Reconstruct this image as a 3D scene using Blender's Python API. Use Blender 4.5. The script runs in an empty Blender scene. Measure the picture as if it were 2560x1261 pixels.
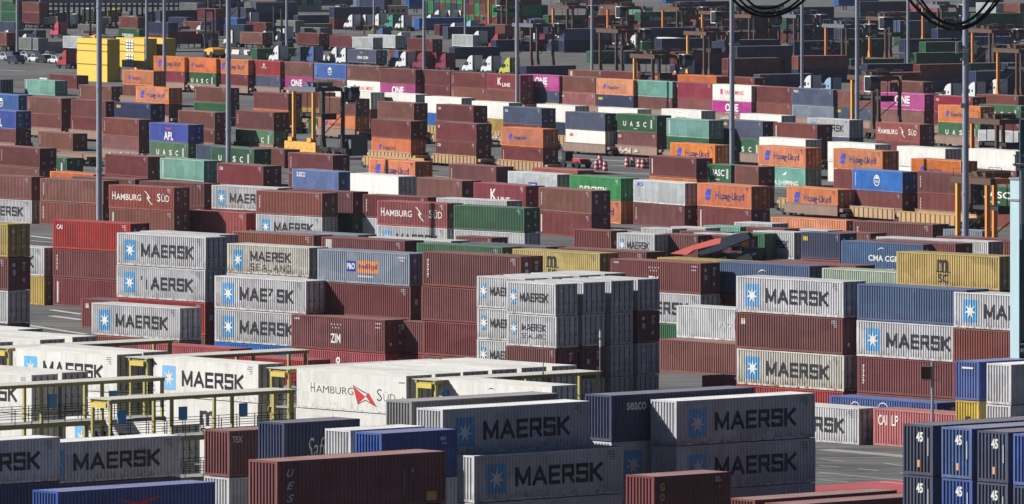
import bpy, math, random
import numpy as np
from mathutils import Vector, Matrix

random.seed(11)
R_ = math.radians
SC = bpy.context.scene
COL = SC.collection

# ------------------------------------------------------------------ camera, sky, sun, exposure
H0, YO, FPX = 48.5, 445.0, 22000.0          # lens height (m), horizon above the frame, focal length, all for a 2560 px wide frame
W0, HH0 = 2560.0, 1261.0
cam_d = bpy.data.cameras.new("camera")
cam = bpy.data.objects.new("camera", cam_d)
COL.objects.link(cam)
SC.camera = cam
cam.location = (0, 0, H0)
cam.rotation_euler = (R_(90), 0, 0)
cam_d.sensor_width = 36.0
cam_d.lens = FPX / W0 * 36.0
cam_d.shift_y = -(HH0 / 2 + YO) / W0
cam_d.clip_start = 5.0
cam_d.clip_end = 20000.0

SUN_EL = R_(34)
SUN_H = Vector((-0.996, 0.09, 0)).normalized()        # horizontal direction towards the sun
TO_SUN = Vector((SUN_H.x * math.cos(SUN_EL), SUN_H.y * math.cos(SUN_EL), math.sin(SUN_EL)))
wd = bpy.data.worlds.new("World")
SC.world = wd
wd.use_nodes = True
nt = wd.node_tree
bg = nt.nodes["Background"]
sky = nt.nodes.new("ShaderNodeTexSky")
sky.sky_type = 'NISHITA'
sky.sun_disc = False
sky.sun_elevation = SUN_EL
sky.sun_rotation = math.atan2(SUN_H.x, SUN_H.y)
sky.altitude = 6000
sky.air_density = .38
sky.dust_density = .0
sky.ozone_density = 1.5
nt.links.new(sky.outputs[0], bg.inputs[0])
bg.inputs[1].default_value = 0.05
sd = bpy.data.lights.new("sun", 'SUN')
sd.energy = 5.0
sd.angle = R_(0.5)
sd.color = (1.0, 0.965, 0.925)
sun = bpy.data.objects.new("sun", sd)
COL.objects.link(sun)
sun.location = (-300, 500, 300)
sun.rotation_euler = TO_SUN.to_track_quat('Z', 'Y').to_euler()
SC.view_settings.view_transform = 'Standard'
SC.view_settings.look = 'None'
SC.view_settings.exposure = 0.58
SC.view_settings.gamma = 1.0
SC.render.engine = 'CYCLES'
SC.cycles.max_bounces = 4
SC.cycles.diffuse_bounces = 1
SC.cycles.glossy_bounces = 2

# ------------------------------------------------------------------ helpers
def gp(x, y):
    Y = H0 * FPX / (y + YO)
    return Vector(((x - 1280.0) / FPX * Y, Y, 0.0))

def at(x, y, h):
    Y = (H0 - h) * FPX / (y + YO)
    return Vector(((x - 1280.0) / FPX * Y, Y, h))

def on_depth(x, y, Y):
    return Vector(((x - 1280.0) / FPX * Y, Y, H0 - (y + YO) / FPX * Y))

class MB:
    def __init__(s):
        s.v = []; s.f = []; s.m = []
    def quad(s, a, b, c, d, m=0):
        i = len(s.v); s.v += [tuple(a), tuple(b), tuple(c), tuple(d)]; s.f.append((i, i+1, i+2, i+3)); s.m.append(m)
    def poly(s, pts, m=0):
        i = len(s.v); s.v += [tuple(p) for p in pts]; s.f.append(tuple(range(i, i+len(pts)))); s.m.append(m)
    def box(s, x0, x1, y0, y1, z0, z1, m=0, skip=""):
        i = len(s.v)
        s.v += [(x0,y0,z0),(x1,y0,z0),(x1,y1,z0),(x0,y1,z0),(x0,y0,z1),(x1,y0,z1),(x1,y1,z1),(x0,y1,z1)]
        F = {'b':(0,3,2,1),'t':(4,5,6,7),'f':(0,1,5,4),'r':(1,2,6,5),'k':(2,3,7,6),'l':(3,0,4,7)}
        for k, q in F.items():
            if k not in skip:
                s.f.append(tuple(i+j for j in q)); s.m.append(m)
    def prism(s, pts, h0, h1, axis='y', m=0):
        """outline in two axes, extruded along the third"""
        def P(a, b, h):
            return {'y':(a,h,b), 'z':(a,b,h), 'x':(h,a,b)}[axis]
        n = len(pts); i = len(s.v)
        s.v += [P(a,b,h0) for a,b in pts] + [P(a,b,h1) for a,b in pts]
        s.f.append(tuple(i+j for j in range(n))); s.m.append(m)
        s.f.append(tuple(i+n+j for j in reversed(range(n)))); s.m.append(m)
        for j in range(n):
            k = (j+1) % n
            s.f.append((i+k, i+j, i+n+j, i+n+k)); s.m.append(m)
    def tube(s, pts, r, n=8, m=0, caps=True):
        pts = [Vector(p) for p in pts]
        rr = r if isinstance(r, (list, tuple)) else [r]*len(pts)
        base = len(s.v)
        for k, p in enumerate(pts):
            d = (pts[min(k+1,len(pts)-1)] - pts[max(k-1,0)]).normalized()
            a = d.cross(Vector((0,0,1)) if abs(d.z) < .9 else Vector((1,0,0))).normalized()
            b = d.cross(a)
            for j in range(n):
                t = 2*math.pi*j/n
                s.v.append(tuple(p + (a*math.cos(t) + b*math.sin(t))*rr[k]))
        for k in range(len(pts)-1):
            for j in range(n):
                j2 = (j+1) % n
                s.f.append((base+k*n+j, base+k*n+j2, base+(k+1)*n+j2, base+(k+1)*n+j)); s.m.append(m)
        if caps:
            s.f.append(tuple(base+j for j in reversed(range(n)))); s.m.append(m)
            s.f.append(tuple(base+(len(pts)-1)*n+j for j in range(n))); s.m.append(m)
    def bar(s, p, q, w, h=None, m=0):
        """square bar from p to q"""
        s.tube([p, q], (w if h is None else max(w, h))*.7071, 4, m)
    def wheel(s, c, r, w, axis='y', n=16, m=0):
        c = Vector(c); d = {'y':Vector((0,1,0)), 'x':Vector((1,0,0))}[axis]*(w/2)
        s.tube([c-d, c+d], r, n, m)
    def add(s, o, mat=None):
        i = len(s.v)
        s.v += [tuple((mat @ Vector(p))) for p in o.v] if mat else o.v
        s.f += [tuple(i+j for j in q) for q in o.f]; s.m += o.m
    def mesh(s, name, mats):
        me = bpy.data.meshes.new(name)
        me.from_pydata(s.v, [], s.f)
        for m in mats: me.materials.append(m)
        me.polygons.foreach_set("material_index", s.m)
        me.update()
        return me

def obj(name, me, parent=None, loc=(0,0,0), rz=0.0):
    o = bpy.data.objects.new(name, me)
    COL.objects.link(o)
    o.location = loc
    o.rotation_euler = (0,0,rz)
    if parent is not None:
        o.parent = parent
    return o

def thing(name, loc, rz, label, cat, group=None, me=None):
    o = obj(name, me, None, loc, rz)
    o["label"] = label; o["category"] = cat
    if group: o["group"] = group
    return o

def paint(o, mat, slot=0):
    """this object's own paint on shared mesh data"""
    s = o.material_slots[slot]
    s.link = 'OBJECT'; s.material = mat

MAT = {}
def mat(name, col, rough=.6, metal=0.0, dirt=.0, rust=0.0, spec=.3, jit=0.0, wear=0.0):
    if name in MAT: return MAT[name]
    m = bpy.data.materials.new(name); m.use_nodes = True
    nt = m.node_tree; b = nt.nodes["Principled BSDF"]
    b.inputs["Roughness"].default_value = rough
    b.inputs["Metallic"].default_value = metal
    b.inputs["Specular IOR Level"].default_value = spec
    b.inputs["Base Color"].default_value = (*col, 1)
    out = None
    if dirt or rust or jit or wear:
        rgb = nt.nodes.new("ShaderNodeRGB"); rgb.outputs[0].default_value = (*col, 1); out = rgb.outputs[0]
        tc = nt.nodes.new("ShaderNodeTexCoord")
        oi = nt.nodes.new("ShaderNodeObjectInfo")
        if jit:
            hsv = nt.nodes.new("ShaderNodeHueSaturation")
            mr = nt.nodes.new("ShaderNodeMapRange"); mr.inputs[3].default_value = 1-jit; mr.inputs[4].default_value = 1+jit
            nt.links.new(oi.outputs["Random"], mr.inputs[0]); nt.links.new(mr.outputs[0], hsv.inputs["Value"])
            ms = nt.nodes.new("ShaderNodeMath"); ms.operation = 'MULTIPLY'; ms.inputs[1].default_value = 7.13
            mf = nt.nodes.new("ShaderNodeMath"); mf.operation = 'FRACT'
            mr2 = nt.nodes.new("ShaderNodeMapRange"); mr2.inputs[3].default_value = 1-jit*1.2; mr2.inputs[4].default_value = 1+jit*.4
            nt.links.new(oi.outputs["Random"], ms.inputs[0]); nt.links.new(ms.outputs[0], mf.inputs[0]); nt.links.new(mf.outputs[0], mr2.inputs[0])
            nt.links.new(mr2.outputs[0], hsv.inputs["Saturation"])
            mh = nt.nodes.new("ShaderNodeMapRange"); mh.inputs[3].default_value = .5-jit*.045; mh.inputs[4].default_value = .5+jit*.06
            mq = nt.nodes.new("ShaderNodeMath"); mq.operation = 'MULTIPLY'; mq.inputs[1].default_value = 31.7
            mg_ = nt.nodes.new("ShaderNodeMath"); mg_.operation = 'FRACT'
            nt.links.new(oi.outputs["Random"], mq.inputs[0]); nt.links.new(mq.outputs[0], mg_.inputs[0]); nt.links.new(mg_.outputs[0], mh.inputs[0]); nt.links.new(mh.outputs[0], hsv.inputs["Hue"])
            nt.links.new(out, hsv.inputs["Color"]); out = hsv.outputs[0]
        add = nt.nodes.new("ShaderNodeVectorMath"); add.operation = 'MULTIPLY_ADD'
        add.inputs[1].default_value = (1,1,1)
        cmb = nt.nodes.new("ShaderNodeCombineXYZ")
        mm = nt.nodes.new("ShaderNodeMath"); mm.operation = 'MULTIPLY'; mm.inputs[1].default_value = 137.0
        nt.links.new(oi.outputs["Random"], mm.inputs[0]); nt.links.new(mm.outputs[0], cmb.inputs[0]); nt.links.new(mm.outputs[0], cmb.inputs[2])
        nt.links.new(tc.outputs["Object"], add.inputs[0]); nt.links.new(cmb.outputs[0], add.inputs[2])
        def noise(scale, sc3, detail=5, rough=.6):
            mp = nt.nodes.new("ShaderNodeMapping"); mp.inputs["Scale"].default_value = sc3
            nz = nt.nodes.new("ShaderNodeTexNoise"); nz.inputs["Scale"].default_value = scale; nz.inputs["Detail"].default_value = detail; nz.inputs["Roughness"].default_value = rough
            nt.links.new(add.outputs[0], mp.inputs[0]); nt.links.new(mp.outputs[0], nz.inputs["Vector"]); return nz.outputs["Fac"]
        def ramp(sock, a0, a1, b0, b1):
            cr = nt.nodes.new("ShaderNodeMapRange")
            for k, v in enumerate((a0,a1,b0,b1)): cr.inputs[k+1].default_value = v
            nt.links.new(sock, cr.inputs[0]); return cr.outputs[0]
        def mixto(fac, colr):
            mx = nt.nodes.new("ShaderNodeMixRGB"); mx.inputs[2].default_value = (*colr, 1)
            nt.links.new(fac, mx.inputs[0]); nt.links.new(out, mx.inputs[1]); return mx.outputs[0]
        if dirt:
            d = [c*.55 + .010 for c in col]
            out = mixto(ramp(noise(1.3,(1.1,1.1,.22),6,.65), .35,.75,0,dirt), (d[0], d[1]*.97, d[2]*.92))
            lum = sum(col)/3
            f_ = [c*.85+.15*lum+.025 for c in col]                          # sun-faded areas
            out = mixto(ramp(noise(.55,(.5,.5,1.2),3), .50,.72,0,dirt*.8), f_)
        if wear:
            vo = nt.nodes.new("ShaderNodeTexVoronoi"); vo.distance = 'CHEBYCHEV'; vo.inputs["Scale"].default_value = .8
            mp = nt.nodes.new("ShaderNodeMapping"); mp.inputs["Scale"].default_value = (.55,.9,.75)
            nt.links.new(add.outputs[0], mp.inputs[0]); nt.links.new(mp.outputs[0], vo.inputs["Vector"])
            sp = nt.nodes.new("ShaderNodeSeparateColor"); nt.links.new(vo.outputs["Color"], sp.inputs[0])
            pn = nt.nodes.new("ShaderNodeHueSaturation"); nt.links.new(ramp(sp.outputs[0],0,1,1-wear,1+wear*.8), pn.inputs["Value"]); nt.links.new(out, pn.inputs["Color"]); out = pn.outputs[0]
            # thin streaks running down from the top rail
            st = nt.nodes.new("ShaderNodeMath"); st.operation = 'MULTIPLY'
            nt.links.new(ramp(noise(6.0,(1.0,1.0,.05),3), .56,.68,0,1), st.inputs[0]); nt.links.new(ramp(noise(.8,(1,1,1),2), .45,.6,0,wear*3.2), st.inputs[1])
            out = mixto(st.outputs[0], [c*.45+.012 for c in col])
        if rust:
            out = mixto(ramp(noise(2.2,(2.6,2.6,.35)), .57,.70,0,rust), (.15,.068,.030))
            sz = nt.nodes.new("ShaderNodeSeparateXYZ"); nt.links.new(tc.outputs["Object"], sz.inputs[0])
            lo = nt.nodes.new("ShaderNodeMath"); lo.operation = 'MULTIPLY'                       # scraped, rusty lower rails
            nt.links.new(ramp(sz.outputs[2], .75,.10,0,1), lo.inputs[0]); nt.links.new(ramp(noise(3.5,(1,1,.5)), .46,.62,0,min(1,rust*1.8)), lo.inputs[1])
            out = mixto(lo.outputs[0], (.12,.058,.030))
        nt.links.new(out, b.inputs["Base Color"])
    MAT[name] = m
    return m

# container paints: colour, word used in labels
PAINT = {
 'mr': ((.188,.047,.046), 'maroon'), 'br': ((.235,.085,.062), 'brown'), 'rb': ((.200,.055,.050), 'rust red'),
 'rd': ((.370,.034,.042), 'bright red'), 'hr': ((.335,.058,.052), 'brick red'), 'wn': ((.290,.040,.062), 'wine red'),
 'pr': ((.430,.110,.100), 'salmon red'), 'og': ((.700,.200,.045), 'orange'), 'yl': ((.500,.365,.085), 'mustard yellow'),
 'gn': ((.040,.150,.070), 'dark green'), 'lg': ((.125,.250,.140), 'sage green'), 'gb': ((.045,.290,.100), 'bright green'),
 'tl': ((.205,.460,.380), 'pale turquoise'), 'bl': ((.030,.160,.500), 'bright blue'), 'ap': ((.055,.105,.43), 'violet blue'),
 'sb': ((.080,.102,.170), 'slate blue'), 'nv': ((.036,.052,.125), 'navy'), 'ry': ((.032,.082,.320), 'royal blue'),
 'lb': ((.235,.300,.375), 'grey blue'), 'cb': ((.075,.130,.250), 'steel blue'), 'lv': ((.13,.20,.42), 'soft blue'),
 'w': ((.530,.535,.550), 'light grey'), 'ww': ((.560,.540,.480), 'stained off-white'), 'wg': ((.560,.600,.610), 'pale grey'), 'gy': ((.300,.305,.300), 'mid grey'),
 'dk': ((.230,.230,.235), 'dark grey'), 'dn': ((.050,.066,.120), 'dark slate'), 'mb': ((.070,.115,.260), 'mid blue'), 'ro': ((.250,.085,.075), 'faded red'), 'mg': ((.480,.070,.285), 'magenta'), 'pg': ((.400,.480,.380), 'pale green'),
 'wr': ((.655,.650,.610), 'white'),
}
def cpaint(c):
    col, _ = PAINT[c]
    big = c in ('w','ww','wg','wr')
    return mat("paint_" + PAINT[c][1].replace(' ','_').replace('-','_'), col, .55, 0, .42 if c=='wr' else .6, {'ww':.75,'w':.35,'wg':.3,'wr':.22,'ry':.2}.get(c,.3), .3, .06 if big else .2, .05 if c == 'wr' else .13)
def croof(c):
    """roof panels: the same paint, bleached and dusty from years of sun"""
    col, _ = PAINT[c]
    if c in ('w','wg','ww'): q = (.66,.66,.65)
    elif c == 'wr': q = (.70,.70,.66)
    else: q = tuple(v*.62+k for v, k in zip(col, (.150,.128,.124)))
    return mat("roof_" + PAINT[c][1].replace(' ','_').replace('-','_'), q, .65, 0, .5, .3, .3, .10, .10)
INK = {'black': mat('ink_black', (.012,.013,.018), .6, 0, .75, .25), 'white': mat('ink_white', (.66,.66,.62), .6, 0, .5, .3), 'sky': mat('ink_sky_blue', (.12,.40,.70), .6, 0, .6, .3, jit=.12),
 'blue': mat('ink_blue', (.03,.06,.42), .6), 'navy': mat('ink_navy', (.02,.03,.12), .6), 'red': mat('ink_red', (.5,.03,.04), .6), 'orange': mat('ink_orange', (.72,.3,.12), .6),
 'yellow': mat('ink_yellow', (.62,.45,.06), .6), 'pink': mat('ink_pink', (.5,.06,.2), .6), 'grey': mat('ink_grey', (.2,.2,.21), .6),
 'pale': mat('ink_pale', (.42,.44,.5), .6), 'teal': mat('ink_teal', (.05,.25,.2), .6)}
INKN = list(INK)
DARK = mat('dark_steel', (.03,.03,.034), .7)  # plain dark steel for running gear, posts and rails
STEEL = mat('galvanised_steel', (.30,.31,.33), .45, .3, .3)
RUBBER = mat('tyre_rubber', (.014,.014,.015), .8)
GLASS = mat('dark_glass', (.02,.025,.03), .1, 0, spec=.6)
# ------------------------------------------------------------------ lettering as flat outlines
_txt = {}
def text2d(s, bold=.02, shear=0.0, space=1.0):
    k = (s, bold, shear, space)
    if k in _txt: return _txt[k]
    cu = bpy.data.curves.new("lettering", 'FONT')
    cu.body = s; cu.offset = bold; cu.shear = shear; cu.space_character = space
    cu.dimensions = '2D'; cu.fill_mode = 'BOTH'; cu.resolution_u = 3
    ob = bpy.data.objects.new("lettering", cu)
    me = bpy.data.meshes.new_from_object(ob)
    v = np.array([(p.co.x, p.co.y) for p in me.vertices]) if len(me.vertices) else np.zeros((1,2))
    f = [tuple(p.vertices) for p in me.polygons]
    v[:,0] -= v[:,0].min()
    v[:,1] -= v[:,1].min()
    w, h = v[:,0].max(), v[:,1].max()
    bpy.data.objects.remove(ob); bpy.data.curves.remove(cu); bpy.data.meshes.remove(me)
    _txt[k] = (v, f, w, h)
    return _txt[k]

PITCH, RIB = .278, .055
def rib_x(L, margin):
    """corrugation profile along the wall: list of (x, depth) with depth 0 outside, RIB inside"""
    x0, x1 = -L/2 + margin, L/2 - margin
    n = int(round((x1-x0)/PITCH)); p = (x1-x0)/n
    out = []
    for i in range(n):
        a = x0 + i*p
        out += [(a, 0), (a+p*.40, 0), (a+p*.56, RIB), (a+p*.82, RIB)]
    out.append((x1, 0))
    return out

RODM = mat('locking_rod_grey', (.11,.11,.12), .5, .2, .3)
CW, CH = 2.438, 2.80
YW = CW/2
def side_wall(mb, L, sgn, m=0):
    z0, z1 = .17, CH-.10
    pr = rib_x(L, .15)
    y = lambda d: sgn*(YW - .006 - d)
    for (xa, da), (xb, db) in zip(pr, pr[1:]):
        a, b, c, d = (xa,y(da),z0), (xb,y(db),z0), (xb,y(db),z1), (xa,y(da),z1)
        mb.quad(*( (a,b,c,d) if sgn < 0 else (b,a,d,c) ), m)
def front_wall(mb, L, m=0):
    z0, z1 = .17, CH-.10
    pr = rib_x(CW, .13)
    x = lambda d: -L/2 + .006 + d*1.25
    for (ya, da), (yb, db) in zip(pr, pr[1:]):
        mb.quad((x(db),yb,z0), (x(da),ya,z0), (x(da),ya,z1), (x(db),yb,z1), m)
def roof(mb, L, m=0):
    n = int(L/.36); p = (L-.2)/n
    z = CH-.012
    for i in range(n):
        a = -L/2+.1+i*p
        xs = [(a,0),(a+p*.55,0),(a+p*.68,-.022),(a+p*.87,-.022),(a+p,0)]
        for (xa,da),(xb,db) in zip(xs,xs[1:]):
            mb.quad((xa,-YW+.06,z+da),(xb,-YW+.06,z+db),(xb,YW-.06,z+db),(xa,YW-.06,z+da),m)
def frame(mb, L, m=0):
    q = .15
    for sx in (-1,1):
        for sy in (-1,1):
            xa, xb = sorted((sx*L/2, sx*(L/2-q))); ya, yb = sorted((sy*YW, sy*(YW-.13)))
            mb.box(xa,xb,ya,yb,0,CH,m)
    for sy in (-1,1):
        ya, yb = sorted((sy*YW, sy*(YW-.06)))
        mb.box(-L/2+q,L/2-q,ya,yb,CH-.10,CH-.008,m)
        mb.box(-L/2+q,L/2-q,ya,yb,.02,.17,m)
    for sx in (-1,1):
        xa, xb = sorted((sx*L/2, sx*(L/2-.1)))
        mb.box(xa,xb,-YW+.13,YW-.13,CH-.12,CH-.006,m)
        mb.box(xa,xb,-YW+.13,YW-.13,.02,.18,m)
    mb.quad((-L/2+.1,YW-.06,.12),(L/2-.1,YW-.06,.12),(L/2-.1,-YW+.06,.12),(-L/2+.1,-YW+.06,.12),m)
def door(mb, L, k, m=0):
    ya, yb = (-YW+.135, -.012) if k == 0 else (.012, YW-.135)
    x = L/2 - .05
    mb.box(x-.03, x, ya, yb, .19, CH-.125, m)
    w = yb-ya
    for j in range(3):
        mb.box(x, x+.016, ya+w*(.06+.31*j), ya+w*(.06+.31*j)+w*.22, .3, CH-.24, m)
def rods(mb, L, k, m=0):
    x = L/2 - .012
    c = (-.28, -.86) if k == 0 else (.28, .86)
    for y in c:
        mb.box(x, x+.03, y-.026, y+.026, .15, CH-.09, m)
        for z in (.45, 1.15, 1.9, 2.4): mb.box(x-.005, x+.036, y-.06, y+.06, z, z+.07, m)
        mb.box(x+.001, x+.040, y-.05, y+.20, 1.02, 1.08, m)
def placards(mb, L, k, seed, m=0):
    """plates, number blocks and stickers on the doors"""
    x = L/2 - .028; rg = random.Random(seed*7+k)
    y0 = (-.78, .36)[k]
    def p(ya, yb, za, zb, mm): mb.box(x, x+.004, ya, yb, za, zb, mm, 'l')
    if k == 1:
        p(y0, y0+.42, 2.28, 2.36, 1); p(y0, y0+.34, 2.16, 2.23, 1)
        for q in range(4): p(y0+.02, y0+.02+.2+.14*rg.random(), 1.98-q*.11, 2.03-q*.11, 1)
        p(y0+.02, y0+.30, .70, .98, 0)
    else:
        p(y0+.1, y0+.42, 1.25, 1.72, 0) if seed % 2 else p(y0+.15, y0+.38, .62, .88, 1)
        if seed % 3 == 0: p(y0+.08, y0+.36, 2.0, 2.3, 1)

class Decal:
    """marks on the -Y wall; x as a share of the length, z as a share of the height"""
    def __init__(s, mb, L, flatwall=False): s.mb, s.L, s.fw = mb, L, flatwall
    def X(s, u): return (u-.5)*s.L
    def ink(s, c): return 1 + INKN.index(c)
    def rect(s, c, u0, u1, v0, v1, lift=0.0):
        """a painted rectangle that follows the corrugation"""
        xa, xb, z0, z1 = s.X(u0), s.X(u1), max(.19, v0*CH), min(CH-.12, v1*CH)
        pr = rib_x(s.L, .15)
        if s.fw:
            r_ = min(.10, (z1-z0)*.12); q = []
            for (cx, cz, a0) in ((xb-r_,z1-r_,0),(xa+r_,z1-r_,90),(xa+r_,z0+r_,180),(xb-r_,z0+r_,270)):
                for k in range(5): q.append((cx+r_*math.cos(R_(a0+22.5*k)), -YW-.003-lift, cz+r_*math.sin(R_(a0+22.5*k))))
            s.mb.poly(q, s.ink(c)); return
        def dep(x):
            for (a,da),(b,db) in zip(pr,pr[1:]):
                if a <= x <= b: return da + (db-da)*(x-a)/(b-a+1e-9)
            return 0
        xs = sorted({xa, xb, *[x for x,_ in pr if xa < x < xb]})
        y = lambda x: -(YW - .006 - dep(x)) - .008 - lift
        for a, b in zip(xs, xs[1:]):
            s.mb.quad((a,y(a),z0),(b,y(b),z0),(b,y(b),z1),(a,y(a),z1), s.ink(c))
    def flat(s, c, pts, lift=0.0):
        y = -YW - .004 - lift
        s.mb.poly([(s.X(u), y, v*CH) for u,v in pts], s.ink(c))
    def text(s, t, c, u0, u1, v0, v1, bold=.02, shear=0.0, lift=0.0, space=1.0):
        v, f, w, h = text2d(t, bold, shear, space)
        y = -YW - .004 - lift; i = len(s.mb.v)
        sx, sz = (u1-u0)*s.L/w, (v1-v0)*CH/h
        s.mb.v += [(s.X(u0)+p[0]*sx, y, v0*CH+p[1]*sz) for p in v]
        for q in f:
            s.mb.f.append(tuple(i+j for j in q)); s.mb.m.append(s.ink(c))
    STROKES = {'M':(1.15,[[(0,0),(0,1)],[(0,1),(.575,.12)],[(.575,.12),(1.15,1)],[(1.15,1),(1.15,0)]]),
      'A':(1.1,[[(0,0),(.55,1)],[(.55,1),(1.1,0)],[(.22,.30),(.88,.30)]]),
      'E':(.82,[[(0,0),(0,1)],[(0,1),(.82,1)],[(0,.5),(.76,.5)],[(0,0),(.82,0)]]),
      'R':(.90,[[(0,0),(0,1)],[(0,1),(.86,1)],[(.86,1),(.86,.46)],[(.86,.46),(0,.46)],[(.50,.46),(.90,0)]]),
      'S':(.88,[[(.88,.90),(.88,1)],[(.88,1),(0,1)],[(0,1),(0,.52)],[(0,.52),(.88,.52)],[(.88,.52),(.88,0)],[(.88,0),(0,0)],[(0,0),(0,.12)]]),
      'K':(.90,[[(0,0),(0,1)],[(.06,.46),(.90,1)],[(.24,.56),(.90,0)]]),
      'L':(.75,[[(0,0),(0,1)],[(0,0),(.75,0)]]), 'N':(.95,[[(0,0),(0,1)],[(0,1),(.95,0)],[(.95,0),(.95,1)]]),
      'D':(.9,[[(0,0),(0,1)],[(0,1),(.7,1)],[(.7,1),(.9,.78)],[(.9,.78),(.9,.22)],[(.9,.22),(.7,0)],[(.7,0),(0,0)]])}
    def blocks(s, t, c, u0, u1, v0, v1, wt=.20, gap=.42, skip=()):
        """square stroke capitals, as on the side of the grey containers"""
        tot = sum(s.STROKES[ch][0] for ch in t)+gap*(len(t)-1)
        hz = (v1-v0)*CH; t_ = wt*hz/2; zb, zt = v0*CH+t_, v1*CH-t_
        sx = ((u1-u0)*s.L-2*t_)/tot; x = s.X(u0)+t_; n = 0
        for i, ch in enumerate(t):
            w, st = s.STROKES[ch]
            if i not in skip:
                for (p, q) in st:
                    P = Vector((x+p[0]*sx, zb+p[1]*(zt-zb))); Q = Vector((x+q[0]*sx, zb+q[1]*(zt-zb)))
                    d = (Q-P).normalized(); e = Vector((-d.y, d.x))*t_
                    P, Q = P-d*t_*.98, Q+d*t_*.98
                    y = -YW-.004-.0007*(n % 9); n += 1
                    s.mb.quad(*[(k.x, y, k.y) for k in (P-e, Q-e, Q+e, P+e)], s.ink(c))
            x += (w+gap)*sx
    def vtext(s, t, c, u, v0, v1, wu):
        """stacked upright letters running down the wall"""
        n = len(t); dv = (v1-v0)/n
        for k, ch in enumerate(t):
            if ch != ' ': s.text(ch, c, u, u+wu, v1-dv*(k+1)+dv*.15, v1-dv*k-dv*.05)
    def star(s, c, u, v, r, lift=.006, n=7):
        ru = r*CH/s.L
        pts = []
        for k in range(2*n):
            a = math.pi/2 + math.pi*k/n; q = 1 if k % 2 == 0 else .36
            pts.append((u+math.cos(a)*ru*q, v+math.sin(a)*r*q))
        y = -YW - .004 - lift; i = len(s.mb.v)
        s.mb.v.append((s.X(u), y, v*CH)); s.mb.v += [(s.X(a),y,b*CH) for a,b in pts]
        for k in range(2*n):
            s.mb.f.append((i, i+1+k, i+1+(k+1)%(2*n))); s.mb.m.append(s.ink(c))
    def ring(s, c, u, v, r, t=.2, lift=0.0, n=20):
        for k in range(n):
            a, b = 2*math.pi*k/n, 2*math.pi*(k+1)/n
            P = lambda an, q: (u+math.cos(an)*r*q*CH/s.L, v+math.sin(an)*r*q)
            s.flat(c, [P(a,1-t),P(a,1),P(b,1),P(b,1-t)][::-1], lift)
    def codes(s, c='white'):
        """the small number block every container carries near its right end (illegible in the photo)"""
        for k, (w) in enumerate((.045,.05,.03,.02)):
            s.rect(c, .945-w, .945, .90-k*.055, .925-k*.055)
    def vstrip(s, c='white', v0=.25, v1=.8, u=.045):
        n = 8
        for k in range(n):
            a = v0+(v1-v0)*k/n
            s.rect(c, u, u+.014+.006*(k%2), a, a+(v1-v0)/n*.72)

def starbox(d, u0=.085, u1=.215, v0=.17, v1=.80):
    d.rect('sky', u0, u1, v0, v1)
    d.star('white', (u0+u1)/2, (v0+v1)/2, .24)
def m_M(d):
    starbox(d); d.blocks('MAERSK','black',.275,.86,.29,.70); d.codes('grey')
def m_Mx(d):      # first letters worn away
    starbox(d); d.text("'",'black',.275,.29,.58,.70,.02); d.blocks('MAERSK','black',.275,.86,.29,.70,skip=(0,)); d.rect('black',.335,.345,.29,.6); d.codes('grey')
def m_My(d):      # weathered R
    starbox(d); d.blocks('MAERSK','black',.275,.86,.29,.70,skip=(3,)); d.text('7','black',.585,.645,.46,.70,.02); d.codes('grey')
def m_Ms(d):
    starbox(d,.075,.19,.14,.80); d.blocks('MAERSK','black',.285,.775,.45,.78,.19); d.blocks('SEALAND','black',.285,.775,.13,.36,.12,.55)
def m_M2(d):      # on short containers
    d.rect('sky',.09,.19,.30,.76); d.star('white',.14,.53,.2); d.blocks('MAERSK','black',.27,.85,.40,.68,.18)
def m_Ms2(d):
    d.rect('sky',.10,.18,.35,.75); d.star('white',.14,.55,.18); d.blocks('MAERSK','black',.30,.78,.50,.72,.15); d.blocks('SEALAND','black',.30,.78,.26,.42,.12)
def swoosh(d, c, u, v, k):
    for sg in (1,-1):
        pts = [(-.16,.55),(-.10,.52),(.0,.25),(.055,.026),(.06,-.02),(.0,.026),(-.05,.30),(-.10,.42)]
        d.flat(c, [(u+a*k*sg*.8, v+b*k*sg) for a,b in pts][:: -1])
    d.flat(c, [(u-.05*k,v-.02*k),(u+.05*k,v-.06*k),(u+.06*k,v+.06*k),(u-.03*k,v+.08*k)])
def m_HS(d):
    d.text('H','white',.055,.105,.38,.72,.01); d.text('AMBURG','white',.115,.50,.38,.64,.008)
    swoosh(d,'white',.61,.52,.52)
    d.text('S','white',.745,.795,.38,.72,.01); d.text('ÜD','white',.81,.93,.38,.72,.004); d.codes()
def m_HSr(d):     # refrigerated livery
    d.text('H','black',.13,.165,.42,.66,-.012); d.text('AMBURG','black',.18,.52,.42,.60,-.012)
    d.flat('red',[(.515,.66),(.56,.20),(.63,.40),(.585,.50)][::-1]); d.flat('red',[(.63,.42),(.66,.50),(.73,.18),(.68,.24)][::-1])
    d.flat('black',[(.515,.675),(.515,.66),(.60,.52),(.655,.46),(.66,.475),(.60,.55)][::-1])
    d.flat('black',[(.56,.19),(.63,.30),(.73,.165),(.735,.18),(.63,.325),(.56,.205)][::-1])
    d.text('S','black',.735,.78,.32,.62,-.012); d.text('ÜD','black',.795,.90,.32,.56,-.016)
    d.rect('black',.965,.972,.40,.46); d.rect('grey',.93,.985,.80,.83)
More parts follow.
